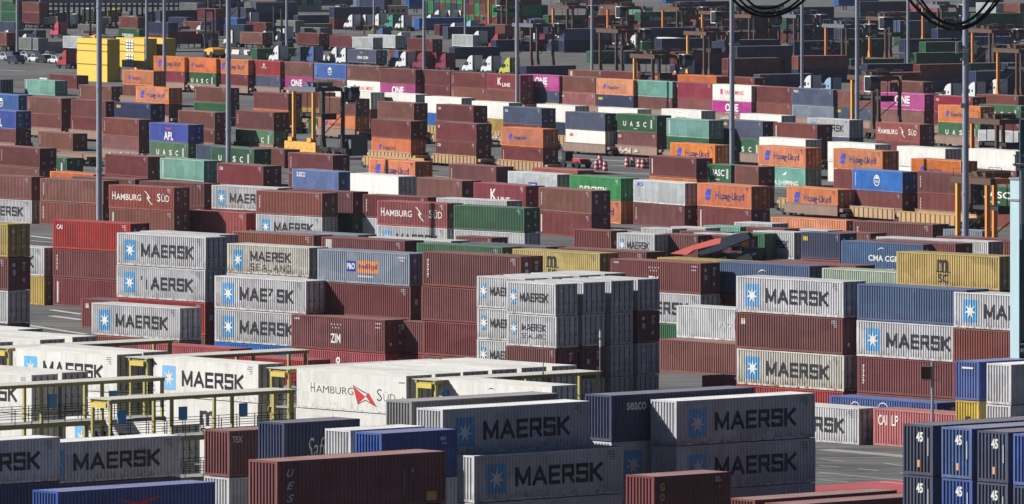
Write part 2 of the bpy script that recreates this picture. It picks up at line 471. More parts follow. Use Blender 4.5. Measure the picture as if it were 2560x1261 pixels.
def hl(d, u0, u1, t0, t1, v0, v1, ev):
    c = (v0+v1)/2; w = (u1-u0)
    d.flat('blue',[(u0,c-ev),(u0+w*.35,c-ev),(u0+w*.62,c+ev),(u0+w*.3,c+ev)]); d.flat('blue',[(u0+w*.42,c-ev),(u0+w*.75,c-ev),(u1,c+ev),(u0+w*.7,c+ev)])
    d.flat('blue',[(u0,c-.02),(u1-w*.1,c-.02),(u1-w*.05,c+.07),(u0+w*.05,c+.07)], .004)
    d.text('Hapag-Lloyd','navy',t0,t1,v0-.12,v1,.012)
def m_HL(d): hl(d,.145,.255,.335,.865,.38,.68,.24); d.codes('navy')
def m_HLs(d): hl(d,.19,.255,.31,.62,.42,.60,.15)
def m_UA(d):
    for k, ch in enumerate('UASC'): d.text(ch,'white',.18+.165*k,.25+.165*k,.32,.60,.016)
    d.rect('white',.845,.885,.26,.74); d.rect('white',.43,.52,.17,.22); d.codes('pale')
def m_UA2(d):
    d.text('UASC','white',.10,.72,.42,.75,.016); d.rect('white',.80,.88,.3,.8); d.rect('white',.28,.5,.2,.27)
def m_ONE(d):
    d.text('ONE','white',.33,.67,.38,.86,.035); d.rect('white',.33,.67,.26,.31)
def m_KL(d):
    d.text('K','white',.33,.44,.30,.78,.02); d.text('LINE','white',.47,.70,.22,.46,.02); d.codes()
def m_EVG(d):
    d.text('EVERGREEN','white',.20,.72,.26,.56,.022); d.codes()
def m_APL(d):
    d.text('APL','white',.38,.62,.12,.56,.022)
    d.flat('red',[(.38,.80),(.47,.70),(.53,.70),(.62,.80),(.53,.765),(.47,.765)]); d.flat('red',[(.48,.70),(.50,.63),(.52,.70)])
def m_CAI(d): d.text('CAI','white',.05,.125,.68,.84,.016); d.codes()
def m_CAL(d): d.text('CAI','white',.045,.125,.56,.84,.016); d.text('LP','white',.165,.225,.56,.84,.016); d.codes()
def m_v(d): d.vstrip('white'); d.codes('pale')
def m_v2(d): d.rect('white',.045,.07,.12,.86); d.codes('pale')
def m_n(d): d.codes('pale')
def m_ST(d): d.rect('white',.05,.09,.68,.84); d.rect('yellow',.06,.09,.78,.84,.004); d.codes('pale')
def m_WB(d): d.rect('white',.05,.125,.34,.92); d.codes('pale')
def m_ZIM(d):
    for j, n in enumerate((4,3)):
        for k in range(n): d.star('white',.435+.033*k+.012*j,.78-.10*j,.035)
    d.text('ZIM','white',.425,.53,.22,.50,.022); d.rect('pale',.03,.09,.86,.92); d.rect('pale',.90,.965,.86,.90); d.rect('pale',.90,.95,.74,.78)
def m_MSC(d):
    d.text('m','black',.40,.505,.45,.83,.022); d.flat('black',[(.385,.46),(.53,.44),(.53,.47),(.385,.49)],.003)
    d.text('SC','black',.41,.51,.14,.40,.02); d.codes('grey')
def m_MSCq(d):
    d.rect('grey',.435,.53,.20,.84); d.text('m','rust' if 0 else 'black',.45,.515,.52,.74,.016); d.text('SC','black',.45,.515,.28,.46,.02)
    d.rect('white',.04,.066,.72,.9)
def m_PO(d):
    d.rect('blue',.315,.42,.36,.68); d.text('P&O','white',.325,.41,.43,.62,.03,lift=.006)
    d.rect('orange',.435,.665,.33,.70); d.text('Nedlloyd','navy',.45,.65,.42,.62,.01,lift=.006); d.rect('white',.44,.61,.2,.25); d.rect('white',.87,.95,.84,.88); d.rect('white',.90,.94,.75,.79)
def m_PO2(d):
    d.text('P&O','pale',.45,.585,.40,.58,.016); d.rect('pink',.61,.86,.34,.68); d.rect('white',.62,.85,.22,.28); d.text('Nedlloyd','white',.63,.84,.42,.60,.01,lift=.006)
def arc(d, c, u, v, r, a0, a1, t):
    n = 8
    for k in range(n):
        a, b = a0+(a1-a0)*k/n, a0+(a1-a0)*(k+1)/n
        th = t*math.sin(math.pi*(k+.5)/n)+.006
        P = lambda an, q: (u+math.cos(an)*q*CH/d.L, v+math.sin(an)*q)
        d.flat(c,[P(a,r),P(b,r),P(b,r+th),P(a,r+th)])
def m_CMA(d):
    d.text('CMA CGM','white',.335,.72,.30,.52,.022); arc(d,'white',.50,.42,.36,R_(130),R_(70),.026); arc(d,'white',.60,.42,.40,R_(-60),R_(-110),.022)
def m_CMAs(d): d.text('CMA CGM','black',.36,.62,.46,.58,.02); arc(d,'black',.47,.60,.22,R_(120),R_(60),.016)
def m_CMAw(d): arc(d,'white',.24,.66,.20,R_(180),R_(10),.022); arc(d,'white',.50,.66,.22,R_(180),R_(0),.026)
def m_TEX(d): d.rect('yellow',.05,.17,.68,.84); d.codes('pale')
def m_TXW(d): d.text('TEX','white',.04,.17,.74,.88,.02); d.codes('pale')
def m_SUD(d): d.text('SUSCO','white',.10,.29,.66,.88,.016)
def m_SEA(d): d.text('seaco','white',.105,.24,.66,.83,.022)
def m_UES(d):
    for k, ch in enumerate('UES'): d.text(ch,'pale',.055,.10,.69-.24*k,.84-.24*k,.022,.35)
    d.rect('pale',.755,.757,.2,.7); d.rect('pale',.80,.805,.62,.70); d.rect('orange',.885,.945,-.5,.24)
def m_GLD(d):
    for k, ch in enumerate('GOLD'): d.text(ch,'yellow',.08,.135,.70-.21*k,.86-.21*k,.016)
    d.rect('pale',.80,.86,.88,.92); d.rect('pale',.80,.88,.82,.86); d.rect('pale',.85,.87,.70,.74)
def m_COL(d): d.text('Columbus','white',.22,.72,.10,.42,-.012,.3); d.rect('pale',.78,.85,.78,.86); d.rect('pale',.80,.87,.70,.74)
def m_SAF(d): d.text('Safmarine','white',.30,.98,.20,.66,-.006,.3)
def m_REDL(d): d.text('APL','red',.42,.58,.0+.2,.5,.022); d.flat('red',[(.36,.78),(.50,.68),(.66,.80),(.52,.60)])
def m_CIR(d):
    d.ring('white',.49,.52,.27,.16); d.text('COSCO','white',.43,.55,.40,.52,.02); d.flat('white',[(.44,.60),(.54,.60),(.49,.76)]); d.rect('white',.05,.065,.2,.85)
def m_YM(d):
    d.flat('pink',[(.20,.72),(.27,.72),(.22,.38),(.20,.38)]); d.flat('pink',[(.22,.72),(.26,.72),(.27,.38),(.24,.38)])
    d.text('YANG MING','red',.30,.80,.40,.66,.016)
def m_NOL(d): d.rect('blue',.42,.60,.14,.56); d.text('NOL','white',.435,.585,.2,.5,.04,lift=.006)
def m_CS(d): d.text('CHINA SHIPPING','white',.1,.85,.10,.34,.02); d.flat('white',[(.52,.6),(.58,.6),(.62,.78),(.57,.74)])
def m_HT(d): d.text('HAMBURG','red',.1,.2,.62,.80,.016)
def m_WT(d): d.rect('white',.045,.075,.10,.90)
def m_T(d): d.text('TRITON','white',.42,.58,.50,.58,.016); d.ring('white',.5,.72,.10,.6)
def m_WHS(d): d.text('IO','blue',.08,.19,.74,.90,.02)
def m_MSCr(d): d.text('m','black',.45,.60,.34,.72,.026); d.text('SC','black',.46,.59,.05,.28,.02)
MARK = {k[2:]: v for k, v in list(globals().items()) if k.startswith('m_') and callable(v)}
MWORD = {'M':'star-square','Mx':'worn star-square','My':'patch-repaired star-square','Ms':'two-line star-square','M2':'star-square','Ms2':'two-line star-square','HS':'white-lettered bird-emblem','HSr':'red-flag emblem',
 'HL':'navy-lettered','HLs':'small-lettered','UA':'wide-lettered','UA2':'white-lettered','ONE':'three-letter','KL':'white-lettered','EVG':'white-lettered','APL':'red-eagle','CAI':'corner-lettered','CAL':'corner-lettered',
 'v':'side-striped','v2':'white-barred','ST':'stickered','WB':'white-patched','ZIM':'star-grid','MSC':'black-lettered','MSCq':'grey-panelled','PO':'two-badge','PO2':'faded-badge','CMA':'white-lettered','CMAs':'small-lettered','CMAw':'white-arched',
 'TEX':'yellow-tagged','TXW':'white-tagged','SUD':'white-tagged','SEA':'small-lettered','UES':'slant-lettered','GLD':'yellow-lettered','COL':'script-lettered','SAF':'script-lettered','REDL':'red-emblem','CIR':'round-emblem','YM':'red-lettered',
 'NOL':'blue-badged','CS':'white-lettered','HT':'red-tagged','WT':'white-edged','T':'small-emblem','WHS':'blue-tagged','MSCr':'black-lettered'}

LEN = {40: 12.19, 20: 6.06}
_mesh = {}
INKM = [INK[k] for k in INKN]
def part_mesh(kind, size, mark):
    k = (kind, size, mark)
    if k in _mesh: return _mesh[k]
    L = LEN[size]; mb = MB(); mats = [cpaint('mr')]
    if kind == 'frame': frame(mb, L)
    elif kind == 'near_wall':
        side_wall(mb, L, -1); mats += INKM
        if mark: MARK[mark](Decal(mb, L))
    elif kind == 'far_wall': side_wall(mb, L, 1)
    elif kind == 'roof': roof(mb, L)
    elif kind == 'front_wall': front_wall(mb, L)
    elif kind == 'door0': door(mb, L, 0)
    elif kind == 'door1': door(mb, L, 1)
    elif kind[:4] == 'rods': rods(mb, L, int(kind[4])); mats = [RODM]
    elif kind[:4] == 'plac': placards(mb, L, int(kind[4]), int(kind[5])); mats = [INK['pale'], INK['white']]
    elif kind == 'reefer_wall':
        z0, z1 = .17, CH-.10
        mb.quad((-L/2+.15,-YW+.006,z0),(L/2-.15,-YW+.006,z0),(L/2-.15,-YW+.006,z1),(-L/2+.15,-YW+.006,z1))
        for i in range(1,10): mb.box(-L/2+i*L/10-.012,-L/2+i*L/10+.012,-YW+.001,-YW+.006,z0,z1,0,'k')
        mats += INKM
        if mark: MARK[mark](Decal(mb, L, True))
    elif kind == 'reefer_roof':
        mb.box(-L/2+.1,L/2-.1,-YW+.06,YW-.06,CH-.03,CH-.008)
    elif kind == 'all' or kind == 'all_reefer':
        mats += INKM; mb = whole(kind, L, mark)
        _mesh[k] = mb.mesh('container', mats + [croof('mr')]); return _mesh[k]
    _mesh[k] = mb.mesh("container_" + kind, mats)
    return _mesh[k]
_whole = {}
def whole(kind, L, mark):
    k = (kind, L, mark)
    if k in _whole: return _whole[k]
    mb = MB(); frame(mb, L)
    if kind == 'all': side_wall(mb, L, -1); roof(mb, L, 1+len(INKN))
    else: mb.add(mb_of('reefer_wall', L)); mb.box(-L/2+.1,L/2-.1,-YW+.06,YW-.06,CH-.03,CH-.008,1+len(INKN))
    side_wall(mb, L, 1); front_wall(mb, L); door(mb, L, 0); door(mb, L, 1)
    n0 = len(mb.m); rods(mb, L, 0); rods(mb, L, 1); mb.m[n0:] = [1+INKN.index('grey')]*(len(mb.m)-n0)
    if mark: MARK[mark](Decal(mb, L, kind == 'all_reefer'))
    _whole[k] = mb
    return mb
def mb_of(kind, L):
    mb = MB(); z0, z1 = .17, CH-.10
    mb.quad((-L/2+.15,-YW+.006,z0),(L/2-.15,-YW+.006,z0),(L/2-.15,-YW+.006,z1),(-L/2+.15,-YW+.006,z1))
    return mb

# '45' and stickers on the closed ends
def end_mark_mesh(kind):
    k = ('end', kind)
    if k in _mesh: return _mesh[k]
    mb = MB()
    x = -LEN[40]/2 - .004
    def put(t, c, y0, y1, z0, z1, bold=.04):
        v, f, w, h = text2d(t, bold); i = len(mb.v)
        mb.v.extend([(x, y0+(y1-y0)*p[0]/w, z0+(z1-z0)*p[1]/h) for p in v])
        for q in f: mb.f.append(tuple(i+j for j in reversed(q))); mb.m.append(INKN.index(c))
    def rc(c, y0, y1, z0, z1): mb.quad((x,y0,z0),(x,y0,z1),(x,y1,z1),(x,y1,z0),INKN.index(c))
    # local +Y runs to the viewer's left on this end, so mirrored y
    def putm(t, c, y0, y1, z0, z1):
        v, f, w, h = text2d(t, .04); i = len(mb.v)
        mb.v.extend([(x, y1-(y1-y0)*p[0]/w, z0+(z1-z0)*p[1]/h) for p in v])
        for q in f: mb.f.append(tuple(i+j for j in q)); mb.m.append(INKN.index(c))
    if kind == '45':
        putm('45','white',-.42,.12,1.85,2.4); rc('orange',-.15,.02,.45,.85); rc('white',-.85,-.80,1.1,2.1)
    elif kind == '45b':
        putm('45','black',-.3,.3,.9,1.7)
    elif kind == 'band':
        rc('white',-.6,.55,2.25,2.38)
    elif kind == 'strip':
        rc('pale',-.72,-.62,.8,2.3); rc('orange',-.70,-.35,.25,.62)
    _mesh[k] = mb.mesh("end_marking", INKM)
    return _mesh[k]
# ------------------------------------------------------------------ where every stack stands
# zone lines: orientation, deck height, level height, landmark counted from, side of the landmark, words for the place
# stack lines: x of the left and right end of the long side, y of its near top corner (2560 px frame), levels, containers from the top
DATA = """
@M A 0 2.85 r;light blue crane leg;tall mid-yard stacks
-200 19 560 4 yl,mr:v2,w,nv
-81 110 619 2 w:M,yl
133 327 559 3 rd:CAI,mr:v,mr:v2
203 406 758 1 mr:ST
291 512 593 4 w:M,w:Mx,rd,mr
351 549 587 3 w,mr,mr
228 448 770 2 w:M,mr
347 574 872 1 rd
532 770 900 1 rd
567 771 619 3 ww:Ms,w,mr
536 765 702 3 w:My,w:M,bl
795 1025 634 4 lb:PO,mr:v2,mr,mr
1055 1301 641 4 mr:v,mr,mr,mr
729 963 800 2 mr:ZIM,rd:T
995 1231 815 2 rb:MSCq,rd
1526 1751 658 3 mr:ZIM,w:M,gn
1791 2022 665 3 cb:CMA,mr:v,mr
1692 1931 777 2 wg:PO2,rb
1648 1890 862 1 rb
1840 2108 704 4 w:M,mr:ST,ww:M,rd
2142 2415 724 4 cb:n,w:M,mr:v,mr
2383 2658 744 4 w:M,mr,mr,mr
580 783 588 3 br:v,mr,mr
803 1011 602 3 mr:WB,mr,mr
694 894 587 3 lb,mr,mr
921 1127 602 3 w,mr,mr
1041 1255 618 3 gn:n,mr,mr
1155 1366 617 3 sb,mr,mr
1282 1500 633 3 yl:MSC,mr,mr
1395 1616 630 3 mr,mr,mr
1644 1870 655 3 yl,mr,mr
1905 2139 664 3 mr,mr,mr
2054 2291 682 3 pg,mr,mr
2242 2499 641 4 yl:MSC,mr,mr,mr
2102 2306 611 2 cb:CMA,rd
1755 2005 955 1 rb
@G A 0 2.85 r;light blue crane leg;row beside the asphalt lane
2074 2342 1007 1 ry:CMAw
1877 2147 1021 1 w:M
2183 2465 1040 1 pr:CAL
@C A 0 2.65 r;blue crane leg;cube of short containers
1266 1389 710 4 w:M2,w:Ms2,mr,w/20
1334 1457 706 4 w,w,mr,w/20
1402 1528 702 4 w,w,w,w/20
1468 1593 698 4 w,mr,w,w/20
1191 1312 696 4 w:M2,w:M2,w:M2,w/20
1260 1379 692 4 w,w,w,w/20
1328 1447 688 4 w,w,w,w/20
1394 1512 684 4 w,w,w,w/20
@N A 0 2.85 l;yellow building;second yard line
-77 79 442 2 br:n,w:M
99 257 452 2 br:v,br:v
273 435 469 2 hr:HS,br:v2
348 509 459 2 mr:n,mr
180 337 448 2 br,mr
453 615 533 1 rd:CAI
530 695 470 2 w:M,mr
640 805 483 2 br:v,w:M
716 881 480 2 mr:n,gn
907 1068 493 2 mr:v,w
1091 1266 502 2 w,w
943 1117 509 2 hr:HS,w:M
1135 1311 520 2 gn:n,w
1236 1397 530 1 w:M2
1295 1465 513 1 w:n
1928 2115 551 1 og
2133 2331 561 1 mr:v
1140 1229 594 1 mr/20
@K A 0 2.85 l;yellow building;row by the red boom
1434 1527 577 1 mr:n/20
1542 1636 586 1 w:M2/20
1649 1744 588 1 rb:ST/20
1758 1853 591 1 mr:v2/20
1818 1911 584 1 gn/20
1883 1985 581 1 w:M2/20
2002 2099 584 2 nv:TEX,mr/20
2080 2176 583 1 mr/20
1603 1680 572 1 w/20
1677 1764 570 1 w/20
1759 1850 567 1 tl/20
1836 1930 559 1 w/20
1866 1960 572 1 mr/20
1977 2069 576 1 w/20
1700 1795 581 1 mr/20
1735 1830 586 1 w/20
2176 2387 609 2 mr,mr
2190 2390 601 2 w,mr
2367 2470 604 2 w,mr/20
2341 2550 600 2 mr,mr
2358 2455 577 1 lb/20
2509 2730 612 2 mr,mr
1060 1213 1188 2 w:Ms2,w/20
@W A 0 2.9 r;light blue crane leg;gantry reefer racks
-160 79 937 3 wr:M,wr,wr
-90 155 931 3 wr,wr,wr
-150 100 849 3 wr,wr,wr
-70 180 842 3 wr,wr,wr
-230 -30 856 3 wr,wr,wr
-196 46 823 3 wr,wr,wr
40 292 886 3 wr:M,wr,wr
104 357 880 3 wr,wr,wr
377 645 910 3 wr:M,wr:MSCr,wr
163 434 1062 2 wr:M,wr
736 1014 939 3 wr:HSr,wr:SUD,wr
810 1086 934 3 wr,wr,wr
880 1157 929 3 wr,wr,wr
953 1231 924 3 wr,wr,wr
1026 1304 919 3 wr,wr,wr
1100 1379 915 3 wr,wr,wr
1100 1382 964 3 wr:CMAs,wr,wr
@F F 0 2.9 r;light blue crane leg;shaded front block
1691 2038 1002 4 w:M,w:M,w,w
1106 1474 1023 4 w:M,w,w,w
1185 1557 1139 3 w:M,w,w
1529 1888 988 4 nv:SEA,w:M,w,w
1029 1396 1003 4 dk,w,w,w
710 900 1057 4 nv:SAF,nv,w,w/20
573 760 1077 3 mr:TXW,w,w/20
645 832 1190 2 w,w/20
693 1114 1153 4 mr:UES,mr,w,mr
877 1062 1075 4 w,w,w,w/20
954 1143 1083 4 ry:COL,w,w,w/20
81 451 1109 3:2.68 w:M,nv,w
-220 150 1113 3 w:M,nv,w
145 538 1229 2 ry:REDL,w
1635 1826 1191 3 mr:GLD,w,w/20
1888 2243 1249 2 mr,mr
1981 2336 1261 2 mr,mr
@B F 0 2.9 r;light blue crane leg;blue-ended corner block
2332 2740 1063 4 dn:+45,dn:+45,dn,dn
2430 2840 1071 4 mb:+45,ry:+45,ry,dn
2520 2935 1080 4 dn:+45,dn:+45,dn,dn
2611 3020 1088 4 ry:+45,dn:+45,dn,dn
2447 2740 904 3 ry:+band,yl:+45b,mr
2527 2830 911 3 w,w:+45b,w
@T1 R 1 2.65 l;yellow building;long two-high row
384 461 144 2 og:HL,wn:CAI
464 540 147 2 og:HLs,gn:UA
543 620 150 2 og:HL,mr:n
621 700 152 2 rd:T,sb:TXW
701 782 155 2 br:v,mg:ONE
785 865 160 2 bl:CIR,mr
868 950 165 2 br:v,wr:YM
951 1038 177 2 mr:n,mg:ONE
1040 1125 179 2 mr:n,mr:v
1128 1214 187 2 mr:v,br:v
1216 1300 192 2 wn:KL,br
1307 1397 189 2 mg:ONE,sb:TXW
1398 1488 193 2 br:n,pr:CAI
1491 1583 201 2 og:HLs,nv:TEX
1586 1680 205 2 tl:WT,mr:v
1682 1781 209 2 wn:CAI,mr
1781 1878 215 2 wr:YM,mg:ONE
1879 1978 219 2 mr:n,br:n
1980 2083 225 2 sb:TXW,lb
2086 2180 229 2 br,sb:TEX
2201 2310 234 2 mg:ONE,mr
2335 2430 243 2 wn:CAI,mr
@T0 R 1 2.65 l;yellow building;line behind the long row
1420 1505 178 2 br:WB,mr
1508 1598 181 2 mr,mr
1601 1693 184 2 og:HL,mr
1694 1790 191 2 og,mr
1792 1887 195 2 mr:v,mr
2140 2225 206 2 mr,mr
2228 2307 205 2 br,mr
2440 2545 240 2 mr:v,mr
@T2 R 1 2.65 l;yellow building;wagons beyond the carrier
307 383 178 2 og:HLs,br
340 422 220 2 og:HL,mr
68 154 246 2 br:v,mr:v
177 264 253 2 mr,mr:v
286 375 260 2 nv:TEX,mr
-38 46 238 2 bl:CIR,mr
-51 39 278 2 ap:APL,mr
256 347 299 2 br:v,mr
374 470 312 2 ap:APL,lg:UA
445 536 281 2 br:n,mr
485 566 220 2 br,gn
589 684 281 2 mr:v,lg:UA
634 721 234 2 mr:n,og
796 888 247 2 br,og:HLs
724 806 232 2 br,yl
@TG R 0 2.65 l;yellow building;ground stacks beyond the carrier
62 137 202 1 tl:WT
-70 2 199 1 nv
123 192 189 1 mr:n
197 278 216 1 br:v
95 182 334 1 br:v
-2 98 371 2 mr:v,mr
70 167 395 1 gn:UA
125 233 436 1 og
262 369 392 2 mr:n,mr
400 509 402 2 tl:WT,br
528 635 373 2 gn:UA,mr
490 590 368 2 sb,mr
613 711 374 1 mr
542 657 415 2 mr:CAI,mr
721 831 388 2 mr:v,mr:n
729 845 430 2 lv:SUD,mr
770 856 300 1 gn:UA
@T3 R 1 2.65 l;yellow carrier;two-high wagon rows
943 1034 258 2 br:n,gn
929 1027 303 2 mr:n,og:HLs
1091 1184 265 2 mr:CAI,mr
1089 1190 310 2 mr:ST,mr:CAI
1258 1354 271 2 sb:CAI,mr
1253 1357 323 2 og:HLs,mr:v
1414 1513 284 2 sb:n,wr:HT
1540 1642 289 2 gn:UA,mr:CAI
1667 1772 301 2 tl:WT,gn
1799 1906 304 2 sb:TEX,gn:UA
1934 2043 312 2 mr:v2,mr
2189 2299 311 2 hr:HS,mr
2345 2450 267 2 og:HLs,gn:UA
2448 2552 265 2 gn:UA,mr
1967 2094 474 1 og:HL
2130 2255 430 2 bl:CIR,mr:n
2294 2426 436 2 mr:v,mr:v
@TW R 1 2.65 l;yellow carrier;pale reefer wagons
836 926 231 2 wr,mr
949 1038 236 2 wr,mr
1062 1153 245 2 wr:CMAs,bl
1179 1271 257 2 wr,yl:MSC
1342 1438 265 2 wr,nv
1496 1594 273 2 wr,wr
1654 1754 277 2 wr:CMAs,wr
1851 1954 289 2 wr,wr
2019 2123 300 2 w:M,sb
2420 2540 378 2 wr,mr
2445 2545 330 1 w
875 996 441 2 wr:WT,mr
@TR R 0 2.65 l;yellow carrier;ground rows by the barrels
1898 2013 349 2 wr,wr
2070 2188 361 2 wr,wr
2243 2364 372 2 wr,wr
1675 1787 363 2 og:HL,pr
1895 2013 370 2 og:HL,tl:CS
2084 2206 378 2 og:HL,mr:n
2277 2402 403 2 og:HLs,mr
1744 1878 466 2 og:HL,mr:v2
1583 1711 458 2 wg:WHS,mr:v
1425 1552 446 2 gb:EVG,og:HL
1346 1478 477 2 br:v,mr
1184 1314 465 2 wn:KL,mr
1027 1155 452 2 br:n,mr
1271 1393 436 2 wg:NOL,mr
1122 1240 417 2 mr:v,mr
1330 1443 426 1 pr
1624 1741 396 2 mr:v2,og
1771 1828 413 2 gn:UA2,mr/20
1836 1895 417 2 br:n,mr/20
923 1038 404 2 og:HL,mr
2440 2560 470 2 gn:UA2,br
@V R 1.2 2.65 l;yellow building;truck park
600 656 82 1 br
743 801 84 1 mr:n
824 884 90 1 mr:n
904 932 94 1 wg
920 988 89 1 wg
1019 1081 98 1 mr:n
990 1026 128 1 br
869 940 126 1 sb:CMA
423 450 66 1 rb
295 348 73 1 gn:EVG
310 344 43 2 br,mr
378 420 57 2 nv,mr
478 505 55 1 br
545 592 46 1 bl
560 610 62 1 nv
1640 1690 95 1 wr
1700 1745 97 1 rb
1215 1262 62 1 br
1150 1182 88 1 wg
0 36 55 1 sb
12 44 4 2 gn,gn
76 98 6 2 br,mr
640 664 57 1 rb
430 466 44 1 nv
505 540 22 2 mr,nv
700 738 52 1 gy
455 492 8 2 dk,nv
575 615 20 1 sb
760 800 70 1 dk
60 95 96 1 gy
170 205 92 1 wg
205 240 62 1 dk
250 285 90 1 sb
@P P 0 2.65 r;light blue crane leg;dark far rows
1136 1250 118 1 nv
1098 1215 61 1 mr
642 760 121 1 gn:EVG
835 950 18 2 nv,mr
1843 1982 116 2 mr,mr
1985 2110 103 2 nv:CMA,mr
2110 2225 98 2 mr,mr
1810 1950 100 2 nv,mr
1965 2090 152 1 nv:APL
1793 1900 104 2 nv,mr
2168 2295 160 2 mr,mr
2300 2425 161 2 mr,sb
2425 2545 158 2 gn:EVG,mr
2292 2430 195 1 sb
2126 2260 148 1 gn
2314 2450 105 2 mr,mr
2263 2400 98 2 nv,mr
2345 2480 72 2 nv,mr
2100 2230 72 2 mr,mr
2480 2610 112 2 mr,nv
2520 2650 158 2 nv,mr
1900 2035 186 1 mr
1315 1440 165 1 nv
1605 1740 70 2 nv,gn
1655 1780 106 1 nv
1480 1600 38 2 mr,nv
1600 1720 30 3 gn:EVG,mr,mr
1370 1490 38 2 gn:EVG,nv
1410 1530 72 2 mr,nv
1840 1960 14 3 gn:EVG,nv,mr
1965 2085 18 3 nv,mr,mr
2210 2330 30 2 nv,mr
2330 2440 30 2 gn:EVG,mr
2440 2560 34 2 gn,nv
2150 2270 4 2 mr,mr
1260 1370 14 2 nv,mr
1300 1420 60 1 nv
1480 1610 128 1 gn
1740 1860 50 2 mr,nv
600 700 64 1 nv
745 850 38 1 nv
740 830 60 1 gy
100 190 104 1 dk
20 110 76 1 sb
400 500 26 2 nv,dk
500 610 2 2 nv,mr
640 745 6 2 mr,nv
40 150 26 1 dk
1240 1360 100 1 nv
1380 1500 100 1 mr
1690 1820 130 2 mr,nv
1820 1950 146 2 mr,mr
1995 2120 140 2 mr,nv
2290 2420 132 2 gn,mr
2420 2550 92 2 mr,mr
2040 2170 172 1 mr
2180 2310 182 2 mr,mr
2440 2570 178 2 nv,mr
1700 1830 4 3 nv,mr,gn
2080 2200 44 2 mr,nv
2250 2380 52 2 mr,gn
1560 1690 128 1 sb
1985 2100 62 2 nv,mr
@Q R 0 2.65 l;yellow building;distant upper line
2162 2225 6 2 wn:n,mr
2226 2290 8 2 pr,mr
2291 2350 11 2 pr:v,br
2440 2490 8 1 wg
2490 2550 8 1 br
1500 1555 14 2 br:CAI,gn
1560 1610 18 2 tl,gn
"""

TRUCKS = """884 76 white|white tractor parked first beyond the yellow trestle rack
917 76 white|white tractor second in the white rank behind the thin mast
950 74 white|white tractor third in the white rank, high curved roof
985 76 teal green|teal green tractor between white tractors
1012 78 white|white tractor beside the teal green one
1080 76 white|white tractor with open yard before it at the end of the rank
1100 64 white|small white tractor before the green end wall
1128 64 white|white tractor before the middle of the green end wall
1155 64 white|white tractor close before the pale mast
1225 68 maroon|maroon tractor beside the far end of the green wall
630 70 white|white square tractor beside the blue container
850 66 white|white low tractor at the start of the white rank
505 105 white|white tractor in front of the brown far container
585 118 white|white tractor coupled to the brown container
668 120 white|white tractor just before the dark forklift mast
812 124 red|red tractor between the two maroon trailers
1007 124 white|white tractor nose beside the maroon trailer
700 160 white|white curved tractor roof beside the dark tractor
755 163 dark|dark tractor between white and blue ones
788 164 blue|blue tractor at the top of the long row
845 164 white|white tractor above the bright blue round-emblem container
868 166 white|white tractor beside the steel blue trailer
1000 174 blue|blue tractor beside the white one near maroon tractors
1018 176 white|white tractor between the blue and maroon ones
1060 178 maroon|first maroon tractor beside the pale mast
1095 178 maroon|second maroon tractor beyond the pale mast
1118 180 maroon|third maroon tractor with long sloping roof
1185 186 white|white tractor behind the wine red container
1232 188 white|white tractor between the trailer end and the lime one
1278 192 lime|lime yellow tractor beside the pale mast
1385 122 dark|dark tractor behind the brown carrier leg
1408 128 white|white tractor with small square badge under the carrier
1438 124 red|red tractor beside the white one under the carriers
1455 126 red|second red tractor with narrow nose
1495 126 dark|dark tractor behind the pale far mast
1555 128 white|white tractor under the grey cross beam
1592 130 white|white low tractor beyond the carrier leg
1618 130 magenta|magenta tractor between white ones
1645 132 white|white tractor beside the navy trailer
2030 240 white|white tractor with high fairing beside the slate blue container
2080 246 pale blue|pale blue tractor beside the white high-roofed one
2380 262 white|white tractor alone beyond the slate trailer
2495 250 white|white tractor beyond the floodlight mast
150 96 pink-red|pink-red tractor facing the yard booth
170 172 red|red and white tractor by the parked cars
1200 120 white|white tractor beside the navy trailer end
1248 128 red|red-cabbed tractor by the dark red box
70 128 white|white tractor behind the silver and black cars
95 118 dark|dark tractor near the pink-red one
25 118 white|white tractor beside the grey flat trailer
440 108 white|white tractor beside the rust red far container
470 88 dark|dark tractor by the khaki forklift
715 108 white|white tractor just past the dark twin mast
765 112 dark|dark tractor before the first maroon trailer
960 112 blue|blue tractor before the pale trailer
1045 132 dark|dark tractor behind the two lettered trailers
1140 98 white|white tractor beside the dark long trailer
1180 92 pale blue|pale blue tractor beside the pale mast
1340 126 white|white tractor beside the dark carrier legs
1365 128 maroon|maroon tractor under the dark carrier
1525 126 white|white tractor before the navy far box
1570 128 red|red tractor under the carrier with the grey beam
1670 132 white|white tractor past the magenta one
1715 200 white|white tractor roof behind the orange containers
2440 258 white|white tractor half behind the mast with floodlights"""
TH = {'A': 48.4, 'F': 48.4, 'R': 61.6, 'P': 61.6}
class Box: pass
BOXES = []
